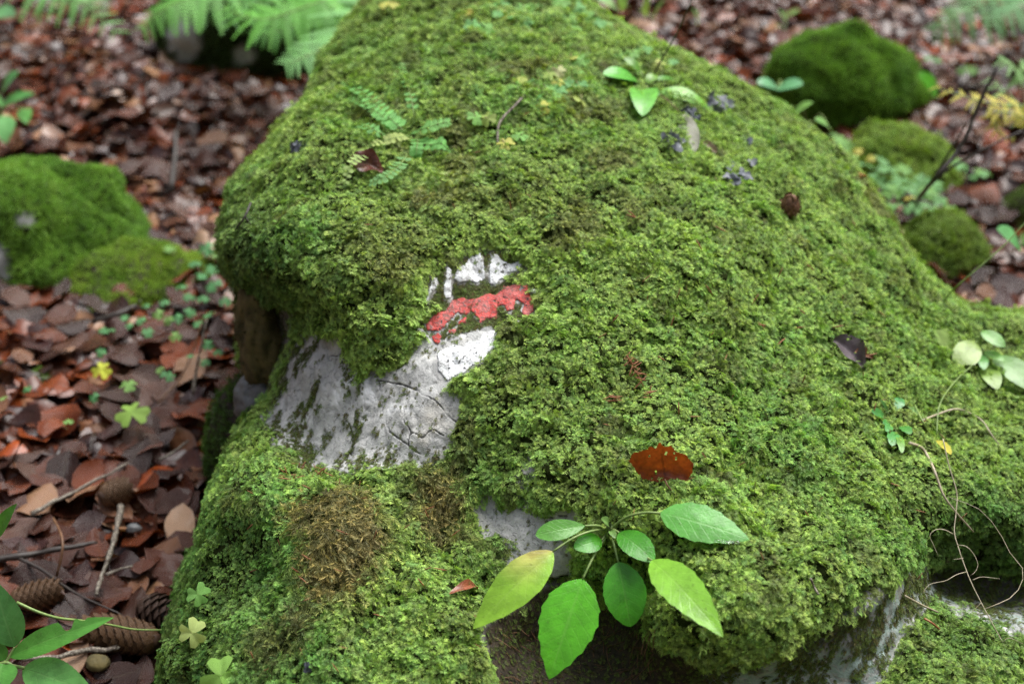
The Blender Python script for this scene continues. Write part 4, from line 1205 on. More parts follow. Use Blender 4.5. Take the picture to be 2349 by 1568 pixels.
for x, y, s in gl:
    q = c4(x, y); r0 = gpt(*q, .01); t = proj(r0)[2]
    c_ = at(*q, t - .12)
    sorrel(c_, gpt(q[0] + rng.normal(0, 4), q[1] + 22, .008), px2m(s * .60, t), (.10, .33, .11) if rng.random() < .8 else (.20, .40, .09), 'green wood sorrel leaf on litter between round stone and boulder', 'wood sorrel on the litter beside the boulder')
q = c4(900, 1250); sorrel(at(*q, proj(gpt(*q))[2] - .11), gpt(q[0], q[1] + 20, .01), .022, (.33, .56, .09), 'bright yellow-green sorrel leaf alone on brown litter left of the boulder', None, np.array([0, -.3, 1]))
q = c4(690, 960); sorrel(at(*q, proj(gpt(*q))[2] - .11), gpt(q[0], q[1] + 20, .01), .015, (.62, .68, .05), 'small lemon-yellow sorrel leaf on the litter left of the boulder', None, np.array([0, -.6, 1]))
def c3(x, y): return 1565.3 + .33534 * x, .33534 * y
gr = [(1130, 1080, SG), (1240, 1120, SB), (1400, 1150, SB), (1480, 1230, SB), (1560, 1240, SB), (1640, 1240, SB), (1350, 1330, SG), (1410, 1290, SB), (1690, 1400, SB), (1780, 1380, SB), (1270, 1390, SB), (1840, 1450, SG), (1720, 1260, SB), (1500, 1150, SG), (1620, 1330, SB), (1100, 1000, SG), (1200, 1200, SB), (1320, 1230, SB), (1450, 1400, SB), (1580, 1420, SB), (1900, 1500, SB), (1300, 1470, SB),
      (1060, 940, SG), (1150, 1160, SG), (1360, 1090, SB), (1440, 1310, SG), (1530, 1290, SB), (1680, 1320, SG), (1750, 1450, SB), (1380, 1420, SG), (2050, 1170, SG), (1900, 1120, SB), (1950, 470, SG), (1720, 400, SB), (2020, 1190, SB)]
for x, y, c in gr:
    q = c3(x, y); r0 = gpt(*q, .02); t = proj(r0)[2]
    sorrel(at(*q, t - .13), gpt(q[0], q[1] + 26, .01), px2m(24, t), np.array(c) * .8, 'blurred green wood sorrel leaf on the ground right of the boulder', 'wood sorrel right of the boulder')
for x, y in [(1200, 1030), (1285, 1080), (1550, 1350)]:
    q = c3(x, y); r0 = gpt(*q, .02); t = proj(r0)[2]
    sorrel(at(*q, t - .14), gpt(q[0], q[1] + 26, .01), px2m(14, t), (.55, .50, .08), 'small yellow sorrel leaf among green ones right of the boulder', 'yellow sorrel right of the boulder')

# ------------------------------------------------------------------ ferns
def round_pinna():
    n = 9
    V = [(0, 0, 0)] + [(.55 - .55 * math.cos(a) , .42 * math.sin(a) * (1 + .08 * math.sin(5 * a)), .06 * math.cos(2 * a)) for a in np.linspace(.25, 2 * math.pi - .25, n)]
    F = [(0, k, k + 1) for k in range(1, n)]
    V = np.array(V)
    return make_mesh('leaflet', V, F, M_LEAFLET, uv=np.c_[V[:, 0], V[:, 1] + .5])
def lobed_pinna(nl=9, wdt=.16):
    V, F = [], []
    for k in range(nl):
        s = (k + .3) / nl
        l = wdt * (1 - s) ** .75 + .02
        for sg in (-1, 1):
            q = len(V)
            a = np.array([s, 0, 0]); d = nrm(np.array([.45, sg, -.12]))
            e = np.array([.42 / nl, 0, 0])
            V += [a - e * .9, a + e * .9, a + d * l * .7 + e * .9, a + d * l, a + d * l * .6 - e * .9]
            F.append((q, q + 1, q + 2, q + 3, q + 4) if sg > 0 else (q + 4, q + 3, q + 2, q + 1, q))
    q = len(V)
    V += [np.array([0, -.012, .004]), np.array([1, 0, .0]), np.array([0, .012, .004])]; F.append((q, q + 1, q + 2))
    V = np.array(V)
    V[:, 2] -= .15 * V[:, 0] ** 2
    return make_mesh('leaflet', V, F, M_LEAFLET, uv=np.c_[V[:, 0], V[:, 1] + .5])
PINNA, LOBED, LOBEDN = round_pinna(), lobed_pinna(), lobed_pinna(7, .24)

def frond(parent, pts, mesh, pairs, length, color, up, taper=lambda s: 1.0, ang=75, start=.08, rr=.0006, mat=None, droop=.0, sides=(-1, 1)):
    pts = np.asarray(pts, float)
    C_ = spline(pts, max(24, pairs * 2))
    v, f = tube_vf(C_[::2], np.linspace(rr * 1.5, rr * .6, len(C_[::2])), 5)
    o = add('frond', v, f, mat or M_STALK, parent)
    m = len(C_)
    for k in range(pairs):
        s = start + (1 - start) * (k + .5) / pairs
        j = min(m - 2, max(1, int(s * (m - 1))))
        tan = nrm(C_[j + 1] - C_[j - 1])
        z = nrm(up - (up @ tan) * tan); y = np.cross(z, tan)
        for sg in sides:
            a = math.radians(ang - 25 * s + rng.normal(0, 4))
            d = tan * math.cos(a) + y * sg * math.sin(a) - z * droop + rng.normal(0, .05, 3)
            L = length * taper(s) * rng.uniform(.9, 1.1)
            inst('leaflet', mesh, frame(C_[j] + (C_[min(m - 1, j + 1)] - C_[j]) * (.5 if sg > 0 else 0), d, z + rng.normal(0, .12, 3), L), o, np.array(color) * rng.uniform(.85, 1.18))
    return o

cen = hp(*c2(470, 905), .004); TF = hd(*c2(470, 905))
sp = thing('spleenwort_fern', 'small fern with rows of round leaflets growing in the upper moss', 'fern', cen)
FC = (.18, .48, .11)
for k, (pts, prs, ln, c) in enumerate([([(430, 900), (300, 780), (150, 640), (20, 560)], 26, 13, FC), ([(380, 890), (270, 790), (170, 720), (60, 670)], 20, 10, FC), ([(480, 900), (560, 880), (660, 850), (745, 835)], 14, 12, (.17, .42, .09)),
                                       ([(500, 960), (590, 990), (680, 985), (745, 1030)], 13, 13, (.16, .44, .09)), ([(470, 930), (390, 940), (300, 960), (195, 995)], 15, 10, (.40, .50, .14)), ([(330, 935), (240, 900), (160, 860), (80, 870)], 12, 10, (.16, .42, .10)),
                                       ([(450, 1060), (390, 1140), (300, 1210), (180, 1260)], 17, 11, (.18, .40, .12)), ([(260, 1040), (160, 1060), (70, 1120), (20, 1270)], 15, 10, (.36, .50, .15)), ([(500, 800), (470, 640), (430, 520), (410, 420)], 15, 8, FC), ([(520, 930), (520, 990), (510, 1050), (500, 1090)], 8, 10, FC)]):
    P3 = [at(*c2(*q), hd(*c2(*q)) - .020 - .020 * math.sin(math.pi * i / 3.2)) for i, q in enumerate(pts)]
    frond(sp, P3, PINNA, max(7, int(prs * .62)), px2m(ln * 1.6, TF), c, nrm(CAMD * .6 + UPV * .8), lambda s: 1.0 - .55 * s ** 3, rr=.0004, ang=80)

tri = lambda s: np.clip(1.15 - s, .06, 1) ** .8
arch = lambda s: np.clip(math.sin(math.pi * min(1, .25 + .75 * s)) ** .8, .08, 1)
def fern(label, root, fronds, group=None, name='fern'):
    o = thing(name, label, 'fern', root, group)
    for pts, mesh, prs, ln, c, up, tp, dr in fronds:
        frond(o, pts, mesh, prs, ln, c, nrm(np.array(up, float)), tp, rr=.0012, droop=dr, ang=80)
    return o
FG = (.15, .45, .055)
g0 = gpt(880, 120)
fern('soft green fern arching over the shaded rock beside the boulder crest', g0, [
    ([g0, at(850, -40, 2.60), at(770, -10, 2.45), at(690, 20, 2.42), at(600, 45, 2.40), at(512, 22, 2.42)], LOBED, 22, .135, FG, (.1, -.4, 1), tri, .15),
    ([g0, at(840, -10, 2.55), at(800, 50, 2.38), at(760, 100, 2.30), at(700, 130, 2.26), at(655, 150, 2.24)], LOBED, 18, .10, (.19, .47, .13), (.2, -.3, 1), tri, .1),
    ([g0, at(830, -60, 2.6), at(760, -70, 2.55), at(660, -50, 2.5), at(540, -20, 2.5)], LOBED, 18, .13, (.14, .40, .10), (0, -.3, 1), tri, .1),
    ([g0, at(820, 10, 2.7), at(740, 30, 2.62), at(650, 70, 2.58), at(590, 80, 2.56)], LOBED, 16, .11, (.13, .42, .06), (.1, -.3, 1), tri, .15),
    ([g0, at(850, -50, 2.7), at(720, -30, 2.66), at(600, 10, 2.62), at(470, 0, 2.6)], LOBED, 18, .12, (.13, .42, .07), (0, -.3, 1), tri, .12),
    ([g0, at(800, 90, 2.5), at(745, 150, 2.35), at(718, 190, 2.3)], LOBEDN, 9, .05, (.2, .46, .13), (0, -.3, 1), tri, .1)])
g0 = gpt(640, -20)
fern('pale fern frond hanging along the top edge above the grey rock', g0, [
    ([g0, at(590, -70, 2.75), at(520, -35, 2.62), at(440, -5, 2.58), at(380, 20, 2.56), at(326, 66, 2.55)], LOBED, 20, .12, (.17, .46, .08), (0, -.4, 1), tri, .25),
    ([g0, at(600, -30, 2.7), at(540, 10, 2.66), at(480, 25, 2.6), at(440, 35, 2.6)], LOBED, 12, .09, (.18, .44, .14), (0, -.4, 1), tri, .2)])
g0 = gpt(40, -60)
fern('fern frond tip reaching in at the top left above the litter', g0, [
    ([g0, at(60, -60, 2.85), at(120, -25, 2.75), at(190, 10, 2.72), at(272, 76, 2.7)], LOBED, 16, .11, (.19, .46, .12), (0, -.5, 1), tri, .15)])
g0 = gpt(2420, 60)
fern('green fern with drooping fronds in the top right corner', g0, [
    ([g0, at(2400, -80, 2.95), at(2330, -40, 2.85), at(2260, 5, 2.82), at(2190, 40, 2.8), at(2140, 70, 2.8)], LOBED, 16, .13, (.17, .38, .14), (0, -.4, 1), tri, .35),
    ([g0, at(2420, -60, 2.9), at(2380, -20, 2.8), at(2330, 20, 2.75), at(2280, 60, 2.72)], LOBED, 14, .12, (.18, .42, .17), (0, -.4, 1), tri, .35)])
yf = [gpt(2380, 330), at(2420, 250, 2.15), at(2347, 242, 2.12), at(2286, 241, 2.1), at(2209, 221, 2.1), at(2139, 198, 2.12)]
fern('yellow autumn fern frond behind the dark twigs', yf[0], [(yf, LOBEDN, 13, .048, (.62, .56, .07), (0, -.5, 1), tri, .1),
     ([yf[0], at(2390, 290, 2.15), at(2290, 255, 2.1), at(2283, 290, 2.1), at(2300, 312, 2.1), at(2335, 322, 2.1)], LOBEDN, 10, .028, (.62, .54, .08), (0, -.5, 1), tri, .1)])
gf = [gpt(2400, 330), at(2400, 200, 2.2), at(2347, 165, 2.18), at(2320, 150, 2.15), at(2285, 138, 2.15)]
fern('small green fern frond above the yellow one at the right edge', gf[0], [(gf, LOBEDN, 10, .055, (.22, .42, .14), (0, -.5, 1), tri, .15),
     ([gf[0], at(2390, 270, 2.2), at(2348, 255, 2.16), at(2300, 215, 2.14), at(2255, 175, 2.14)], LOBEDN, 9, .045, (.24, .44, .15), (0, -.5, 1), tri, .15)])

# broad soft leaves behind the boulder and herbs at the left edge
def herb(label, root, leaves, name='herb_plant', cat='plant', prof='oval'):
    o = thing(name, label, cat, root)
    for k, (b, t, w, c, dep) in enumerate(leaves):
        B, T_ = at(*b, dep), at(*t, dep - .03)
        green_leaf(o, B, T_, w, c, prof, petiole=[root, (root + B) / 2 + UPV * .03, B], seed=60 + k, bend=.1, fold=.08, ns=14, na=4, tooth=(5, .05) if prof == 'hawk' else (0, 0), up=UPV + CAMD * .5)
    return o
herb('pair of broad rounded leaves in front of the domed mossy stone', gpt(1790, 235), [((1786, 205), (1736, 192), 44, (.16, .42, .20), 2.35), ((1782, 205), (1842, 194), 44, (.16, .44, .20), 2.33)])
herb('two blurred green leaves peeping over the right ridge', gpt(1850, 300), [((1815, 268), (1865, 235), 30, (.25, .50, .12), 2.2), ((1905, 300), (1868, 275), 34, (.24, .50, .14), 2.15)])
herb('green leafy sprig behind the domed mossy stone', gpt(1800, 70), [((1800, 60), (1785, 25), 24, (.2, .42, .14), 3.0), ((1795, 45), (1835, 25), 22, (.28, .44, .14), 3.0), ((1798, 70), (1780, 60), 18, (.2, .40, .12), 3.0)])
herb('single green leaf on the litter at the top behind the crest', gpt(1598, 60), [((1598, 58), (1588, 22), 26, (.14, .42, .12), 2.9)])
herb('pale leafy plant at the top edge just behind the crest', gpt(1450, 70), [((1420, 28), (1370, 0), 44, (.30, .48, .20), 2.3), ((1425, 25), (1440, -30), 36, (.26, .44, .14), 2.3), ((1480, 40), (1490, -10), 20, (.26, .40, .12), 2.4), ((1500, 45), (1525, 0), 18, (.24, .38, .12), 2.4)])
herb('jagged green leaves of a herb at the left edge above the round stone', gpt(10, 330), [((5, 215), (45, 165), 50, (.13, .40, .13), 2.6), ((0, 250), (80, 215), 40, (.13, .38, .11), 2.6), ((10, 265), (14, 330), 52, (.17, .44, .14), 2.55), ((55, 250), (62, 285), 36, (.15, .42, .10), 2.6), ((10, 240), (-40, 220), 44, (.15, .40, .12), 2.6)], prof='hawk')
herb('blurred leaf entering at the top left corner', gpt(-10, 60), [((-25, 35), (36, 38), 52, (.15, .38, .15), 2.8)])
herb('broad green leaf at the right edge above the litter', gpt(2320, 590), [((2340, 575), (2285, 525), 60, (.15, .42, .15), 1.95), ((2345, 560), (2390, 520), 50, (.15, .42, .14), 1.95)])
herb('vivid green blurred leaf beside the domed mossy stone', gpt(2120, 230), [((2150, 225), (2105, 170), 60, (.07, .30, .01), 2.72)])

# ------------------------------------------------------------------ fallen leaves
LCOL = np.array([(.042, .015, .009), (.080, .026, .013), (.13, .038, .015), (.21, .052, .013), (.10, .045, .026), (.22, .11, .055), (.42, .26, .145), (.060, .027, .025), (.31, .068, .012), (.58, .42, .27)])
LCOL = LCOL * np.array([.84, .72, .70])
LPRO = np.array([.17, .18, .16, .10, .13, .10, .045, .12, .04, .012]); LPRO /= LPRO.sum()
LNAME = ['blackish brown', 'dark brown', 'chestnut brown', 'russet', 'grey-brown', 'tan', 'pale tan', 'purplish brown', 'orange', 'cream']

def litter_variant(rg, ns=6, na=4):
    """beech leaf, unit length, curled and buckled"""
    V, F, uv = leaf_vf((-.5, 0, 0), (.5, 0, 0), (0, 0, 1), rg.uniform(.52, .72), 'beech', ns=ns, na=na, bend=rg.uniform(-.10, .12), fold=rg.uniform(-.32, .36), wave=rg.uniform(.0, .10), seed=int(rg.integers(0, 99)), twist=rg.uniform(-.7, .7), curl=rg.uniform(-.25, .25))
    V[:, 2] += fbm(V, .35, 2, int(rg.integers(0, 999))) * .10
    y = V[:, 1].copy(); k = rg.uniform(-1.0, 1.0)               # roll the edges over
    V[:, 2] += k * y ** 2
    V[:, 2] -= V[:, 2].mean()
    return V, F, uv
_lr = np.random.default_rng(21)
LVAR = [litter_variant(_lr) for _ in range(16)]

def rand_rot(rg, n, tiltsd):
    yaw = rg.random(n) * 2 * np.pi
    ax, ay = rg.normal(0, tiltsd, n), rg.normal(0, tiltsd, n)
    cz, sz = np.cos(yaw), np.sin(yaw)
    Rz = np.zeros((n, 3, 3)); Rz[:, 0, 0] = cz; Rz[:, 0, 1] = -sz; Rz[:, 1, 0] = sz; Rz[:, 1, 1] = cz; Rz[:, 2, 2] = 1
    Rx = np.zeros((n, 3, 3)); Rx[:, 0, 0] = 1; Rx[:, 1, 1] = np.cos(ax); Rx[:, 1, 2] = -np.sin(ax); Rx[:, 2, 1] = np.sin(ax); Rx[:, 2, 2] = np.cos(ax)
    Ry = np.zeros((n, 3, 3)); Ry[:, 1, 1] = 1; Ry[:, 0, 0] = np.cos(ay); Ry[:, 0, 2] = np.sin(ay); Ry[:, 2, 0] = -np.sin(ay); Ry[:, 2, 2] = np.cos(ay)
    return Rz @ Rx @ Ry

BOX = [(.12, 1.30, .48, .50)]
def off_boulder(xy):
    """outside the footprint of the boulder (ellipse well inside its base)"""
    return (((xy[:, 0] - .13) / .40) ** 2 + ((xy[:, 1] - 1.42) / .55) ** 2) > 1

def build_litter():
    rg = np.random.default_rng(5)
    N1, N2 = 25000, 4200
    xy = np.c_[rg.uniform(-2.7, 2.7, 90000), rg.uniform(.75, 4.4, 90000)]
    p3 = np.c_[xy, np.zeros(len(xy))]
    px, py, t = proj(p3)
    vis = (px > -850) & (px < 3200) & (py > -150) & (py < 1850) & off_boulder(xy)
    A = xy[vis][:N1]
    B = np.c_[rg.uniform(-3, 3, 12000), rg.uniform(-.6, 6, 12000)]
    px, py, t = proj(np.c_[B, np.zeros(len(B))])
    B = B[off_boulder(B) & ~((px > -850) & (px < 3200) & (py > -150) & (py < 1850) & (t > 0))][:N2]
    xy = np.vstack([A, B])
    n = len(xy)
    layer = rg.random(n)
    z = gz(xy[:, 0], xy[:, 1]) + .002 + .020 * layer
    R = rand_rot(rg, n, .25)
    L = rg.uniform(.030, .072, n)
    # how the colours mix drifts over the ground
    ci = rg.choice(len(LCOL), n, p=LPRO)
    col = LCOL[ci] * rg.uniform(.75, 1.3, (n, 1))
    var = rg.integers(0, len(LVAR), n)
    VV, FF, CC, UU, o = [], [], [], [], 0
    for k in range(len(LVAR)):
        V, F, uv = LVAR[k]
        s = np.where(var == k)[0]
        P = np.einsum('nij,vj->nvi', R[s], V) * L[s][:, None, None] + np.c_[xy[s], z[s]][:, None, :]
        VV.append(P.reshape(-1, 3))
        f = np.array(F)
        FF.append((f[None] + (np.arange(len(s)) * len(V))[:, None, None] + o).reshape(-1, 4))
        CC.append(np.repeat(col[s], len(V), 0)); UU.append(np.tile(uv, (len(s), 1)))
        o += len(s) * len(V)
    ob = add('leaf_litter', np.vstack(VV), np.vstack(FF), M_LITTER, uv=np.vstack(UU), col=np.vstack(CC))
    tag(ob, 'wet brown beech leaf litter covering the forest floor', 'leaf litter', kind='stuff')
build_litter()

def litter_mesh(k):
    V, F, uv = LVAR[k]
    return make_mesh('fallen_leaf', V, F, M_LITTERO, uv=uv)
LMESH = [litter_mesh(k) for k in range(len(LVAR))]
def build_fallen():
    """the leaves that lie on top of the litter and show largest"""
    rg = np.random.default_rng(11)
    cnt = 0
    placed = []
    zones = [('in the lower left corner', lambda x, y: (x < 420) & (y > 1020)), ('below the round mossy stone', lambda x, y: (x < 560) & (y > 690) & (y <= 1020)),
             ('between round stone and shaded rock', lambda x, y: (x < 720) & (y > 200) & (y <= 690)), ('right of the boulder', lambda x, y: (x > 1900) & (y > 200) & (y < 720))]
    for q in range(4000):
        if cnt >= 250: break
        x, y = rg.uniform(-20, 2368), rg.uniform(150, 1568)
        zn = next((nm for nm, f in zones if f(x, y)), None)
        if zn is None: continue
        h_ = hit(x, y)
        g = gpt(x, y, .031)
        if h_ is not None and proj(h_[0])[2] < proj(g)[2] + .03: continue
        if any((x - a) ** 2 + (y - b) ** 2 < 27 ** 2 for a, b in placed): continue
        placed.append((x, y))
        ci = int(rg.choice(len(LCOL), p=LPRO)); c = LCOL[ci] * rg.uniform(.85, 1.3)
        R = rand_rot(rg, 1, .24)[0] * rg.uniform(.045, .076)
        M = np.eye(4); M[:3, :3] = R; M[:3, 3] = g
        o = inst('fallen_leaf', LMESH[int(rg.integers(0, len(LMESH)))], M, None, c)
        tag(o, '%s fallen beech leaf %s' % (LNAME[ci], zn), 'leaf', 'fallen beech leaves ' + zn)
        cnt += 1
build_fallen()

# leaves lying on the boulder
def rag_leaf(label, base, tip, width_px, color, seed, prof='beech', mat=None, holes=0, **kw):
    base, tip = np.asarray(base), np.asarray(tip)
    d = float(proj((base + tip) / 2)[2])
    kw.setdefault('ns', 24); kw.setdefault('na', 12)
    V, F, uv = leaf_vf(base, tip, kw.pop('up', CAMD * .7 + UPV * .7), px2m(width_px, d), prof, seed=seed, **kw)
    L = np.linalg.norm(tip - base)
    V = V + (fbm(V, L * .3, 2, seed) * L * .06)[:, None] * nrm(CAMD + UPV)
    if holes:
        hr = np.random.default_rng(seed)
        fc = np.array([uv[list(q)].mean(0) for q in F])
        F = [q for q, c in zip(F, fc) if hr.random() > holes or abs(c[1] - .5) < .08]
    o = add('fallen_leaf', V, F, mat or M_LITTER, None, loc=base, uv=uv, col=leaf_col(uv, color, None, seed))
    tag(o, label, 'leaf')
    return o
# russet leaf standing out from the moss above the rosette, with lobed margin and pin-holes
def russet():
    pts = np.array([(1440, 1055), (1452, 1036), (1478, 1031), (1492, 1022), (1503, 1026), (1512, 1012), (1524, 1022), (1540, 1020), (1552, 1036), (1572, 1040), (1592, 1062), (1588, 1085), (1576, 1105), (1556, 1098), (1540, 1101), (1525, 1104), (1508, 1106), (1488, 1102), (1472, 1098), (1458, 1082)], float)
    T = hd(1515, 1060)
    st = 2.2
    xs, ys = np.arange(1436, 1598, st), np.arange(1008, 1112, st)
    X, Y = np.meshgrid(xs, ys)
    s = poly_sd(X, Y, pts) + fbm(np.stack([X, Y, X * 0], -1), 7, 2, 3) * 2.0
    fl = fbm(np.stack([X, Y, X * 0], -1), 5.0, 2, 8)
    keep = (s < 0) & (fl < .70)
    t = T - .013 - .016 * (1 - (Y - 1008) / 100) - .012 * ((X - 1515) / 75) ** 2 * (.4 + .6 * (X < 1515)) - .006 * ((Y - 1060) / 48) ** 2 + fbm(np.stack([X, Y, X * 0], -1), 40, 2, 5) * .004
    P = at(X, Y, t)
    m, n = X.shape
    vi, V, F, C, U = {}, [], [], [], []
    def vv(a, b):
        if (a, b) not in vi:
            vi[(a, b)] = len(V); V.append(P[a, b])
            U.append(((Y[a, b] - 1008) / 100, (X[a, b] - 1436) / 160))
            v_ = abs(X[a, b] - 1520 - .15 * (Y[a, b] - 1060))
            C.append(np.array((.27, .055, .012)) * (1 + .25 * fl[a, b]) * (.6 if v_ < 2.5 and Y[a, b] > 1040 else 1))
        return vi[(a, b)]
    for a in range(m - 1):
        for b in range(n - 1):
            if keep[a, b] and keep[a + 1, b] and keep[a, b + 1] and keep[a + 1, b + 1]:
                F.append((vv(a, b), vv(a + 1, b), vv(a + 1, b + 1), vv(a, b + 1)))
    base = hp(1520, 1112)
    o = add('fallen_leaf', np.array(V), F, M_RUSSET, None, loc=base, uv=np.array(U), col=np.array(C))
    sv, sf = tube_vf(spline([at(1524, 1098, hd(1524, 1098) - .014), hp(1530, 1112, .010), hp(1540, 1124, .006)], 8), .0008, 5)
    add('stalk', sv, sf, M_BTWIG, o)
    tag(o, 'dark russet lobed leaf with pin-holes standing on the moss above the rosette', 'leaf')
M_RUSSET = leaf_material('russet_leaf', 'attr', rough=.40, trans=.40, veins=1.5, vein_light=.0, nveins=7, spec=.4, bumpd=.0016, mottle=.8, speck=.3)
russet()
rag_leaf('crumpled purple-grey dead leaf on the moss of the right slope', hp(1912, 778, .012), hp(1985, 842, .010), 58, (.095, .075, .085), 81, mat=M_DRYLEAF, fold=.9, wave=.12, curl=.1, holes=.04)
rag_leaf('small brown leaf scrap tucked against the purple-grey dead leaf', hp(1945, 800, .016), hp(2002, 822, .012), 26, (.20, .10, .06), 82, mat=M_DRYLEAF, fold=.8, wave=.1)
o = rag_leaf('grey dried leaf with split tip hanging below the crest rosette', at(*cA(915, 665), hd(*cA(915, 665)) - .016), at(*cA(1080, 1090), hd(*cA(1080, 1090)) - .012), 42, (.33, .32, .27), 83, mat=M_DRYLEAF, fold=.35, prof='spoon', wave=.05)
v, f = tube_vf(spline([hp(*cA(690, 460), .012), hp(*cA(800, 540), .014), at(*cA(915, 665), hd(*cA(915, 665)) - .016)], 8), .0008, 5)
add('stalk', v, f, M_BTWIG, o)
rag_leaf('shrivelled tan leaf scrap below the grey dried leaf', hp(*cA(1160, 980), .010), hp(*cA(1320, 1110), .008), 18, (.30, .23, .17), 84, mat=M_DRYLEAF, fold=.9, wave=.15)
rag_leaf('dark brown curled leaf half under the small round-leaved fern', hp(802, 372, .012), hp(880, 396, .010), 62, (.10, .032, .020), 85, fold=.6, wave=.12, bend=.15)
rag_leaf('small reddish-brown leaf on moss beside the yellowing leaf of the rosette', hp(1028, 1362, .010), hp(1092, 1352, .010), 24, (.28, .09, .045), 86, fold=.5, wave=.1, bend=.2)
rag_leaf('tiny orange-brown leaf fragment on the ridge beside the right litter', hp(1965, 410, .012), hp(1990, 402, .012), 18, (.30, .07, .03), 87, fold=.4)
rag_leaf('yellow leaf fragment at the very top of the boulder', hp(1060, 34, .014), hp(1086, 30, .014), 24, (.55, .48, .10), 88, fold=.2)

# ------------------------------------------------------------------ needles and other small debris on the moss
def needle_mesh():
    v, f = tube_vf([(-.5, 0, 0), (-.2, 0, .03), (.2, 0, .035), (.5, 0, 0)], [.02, .045, .045, .015], 4)
    return make_mesh('spruce_needle', v, f, M_NEEDLE)
NEEDLE = needle_mesh()
def needle(x, y, ang, ln, label, group):
    h_ = hit(x, y)
    if h_ is None: return
    t = proj(h_[0])[2]
    a = at(x, y, t - .011 - rng.random() * .003); b = at(x + math.cos(ang) * 10, y + math.sin(ang) * 10, t - .011)
    inst_ = inst('spruce_needle', NEEDLE, frame(a, nrm(b - a) + CAMD * rng.normal(0, .25), CAMD, px2m(ln, t), px2m(ln, t), px2m(ln, t)))
    tag(inst_, label, 'needle', group)
for k in range(26):
    u = rng.random()
    needle(1447 + 30 * u * (.6 + u) + rng.normal(0, 9), 815 + 95 * u + rng.normal(0, 5), rng.choice([1.2, -1.0, .3, 2.2]) + rng.normal(0, .35), rng.uniform(22, 34), 'reddish dry spruce needle in the cluster on the moss right of the paint mark', 'spruce needles clustered right of the paint mark')
for k in range(7):
    needle(1395 + rng.normal(0, 20), 915 + rng.normal(0, 9), rng.normal(-.2, .4), rng.uniform(22, 32), 'dry spruce needle just below the needle cluster on the moss', 'spruce needles below the cluster')
cnt = 0
while cnt < 74:
    x, y = rng.uniform(1350, 2250), rng.uniform(380, 1350)
    if rng.random() > .35 + .65 * math.exp(-(((x - 1680) / 260) ** 2 + ((y - 650) / 170) ** 2)): continue
    if hit(x, y) is None: continue
    needle(x, y, rng.random() * 3.14, rng.uniform(18, 34), 'single brown spruce needle scattered on the right slope moss', 'spruce needles scattered over the right slope'); cnt += 1
for k in range(18):
    needle(rng.uniform(640, 760), rng.uniform(1060, 1100), rng.random() * 3.14, rng.uniform(22, 36), 'brown spruce needle below the bare rock face', 'spruce needles below the bare rock face')
for k in range(30):
    needle(rng.uniform(500, 1100), rng.uniform(1100, 1540), rng.random() * 3.14, rng.uniform(20, 36), 'brown spruce needle in the lower left moss', 'spruce needles in the lower left moss')
for k in range(14):
    needle(rng.uniform(700, 1350), rng.uniform(220, 560), rng.random() * 3.14, rng.uniform(14, 24), 'brown spruce needle in the upper moss', 'spruce needles in the upper moss')

# leafy grey lichen rosettes
def lichen(label, cx, cy, r, n, seed):
    rg = np.random.default_rng(seed)
    h0 = hp(cx, cy)
    o = thing('grey_lichen', label, 'lichen', h0)
    for k in range(n):
        x, y = cx + rg.normal(0, r * .5), cy + rg.normal(0, r * .32)
        h_ = hit(x, y)
        if h_ is None: continue
        t = proj(h_[0])[2]
        up = nrm(h_[1] + CAMD * .4 + rg.normal(0, .35, 3))
        ax = nrm(np.cross(up, rg.normal(0, 1, 3))); ay = np.cross(up, ax)
        R_ = px2m(rg.uniform(9, 17), t)
        m = 11
        c = h_[0] + nrm(CAMP - h_[0]) * (.012 + .003 * rg.random())
        V = [c] + [c + (ax * math.cos(q) + ay * math.sin(q)) * R_ * (.75 + .3 * math.sin(3 * q + k) * rg.uniform(.4, 1)) + up * R_ * (.25 * math.sin(2 * q + k) + .12) for q in np.linspace(0, 2 * math.pi, m, endpoint=False)]
        add('lobe', np.array(V), [(0, i, i % m + 1) for i in range(1, m + 1)], M_LICHEN, o)
lichen('blue-grey leafy lichen beside the long leaf of the crest rosette', 1650, 236, 38, 15, 1)
lichen('dark grey lichen lobes just left of the grey dried leaf', 1545, 318, 26, 9, 2)
lichen('blue-grey lichen rosette on the moss above the beechnut husk', 1690, 400, 34, 16, 3)
lichen('small grey lichen below the ridge, nearest the domed stone', 1712, 322, 16, 5, 4)
lichen('blackish grey lichen on the left shoulder of the boulder', 684, 335, 15, 8, 5)
lichen('dark lichen lobes between crest rosette and grey dried leaf', 1590, 258, 22, 7, 6)
lichen('dark lichen speck under the dry brown moss at the bottom', 705, 1530, 10, 4, 7)

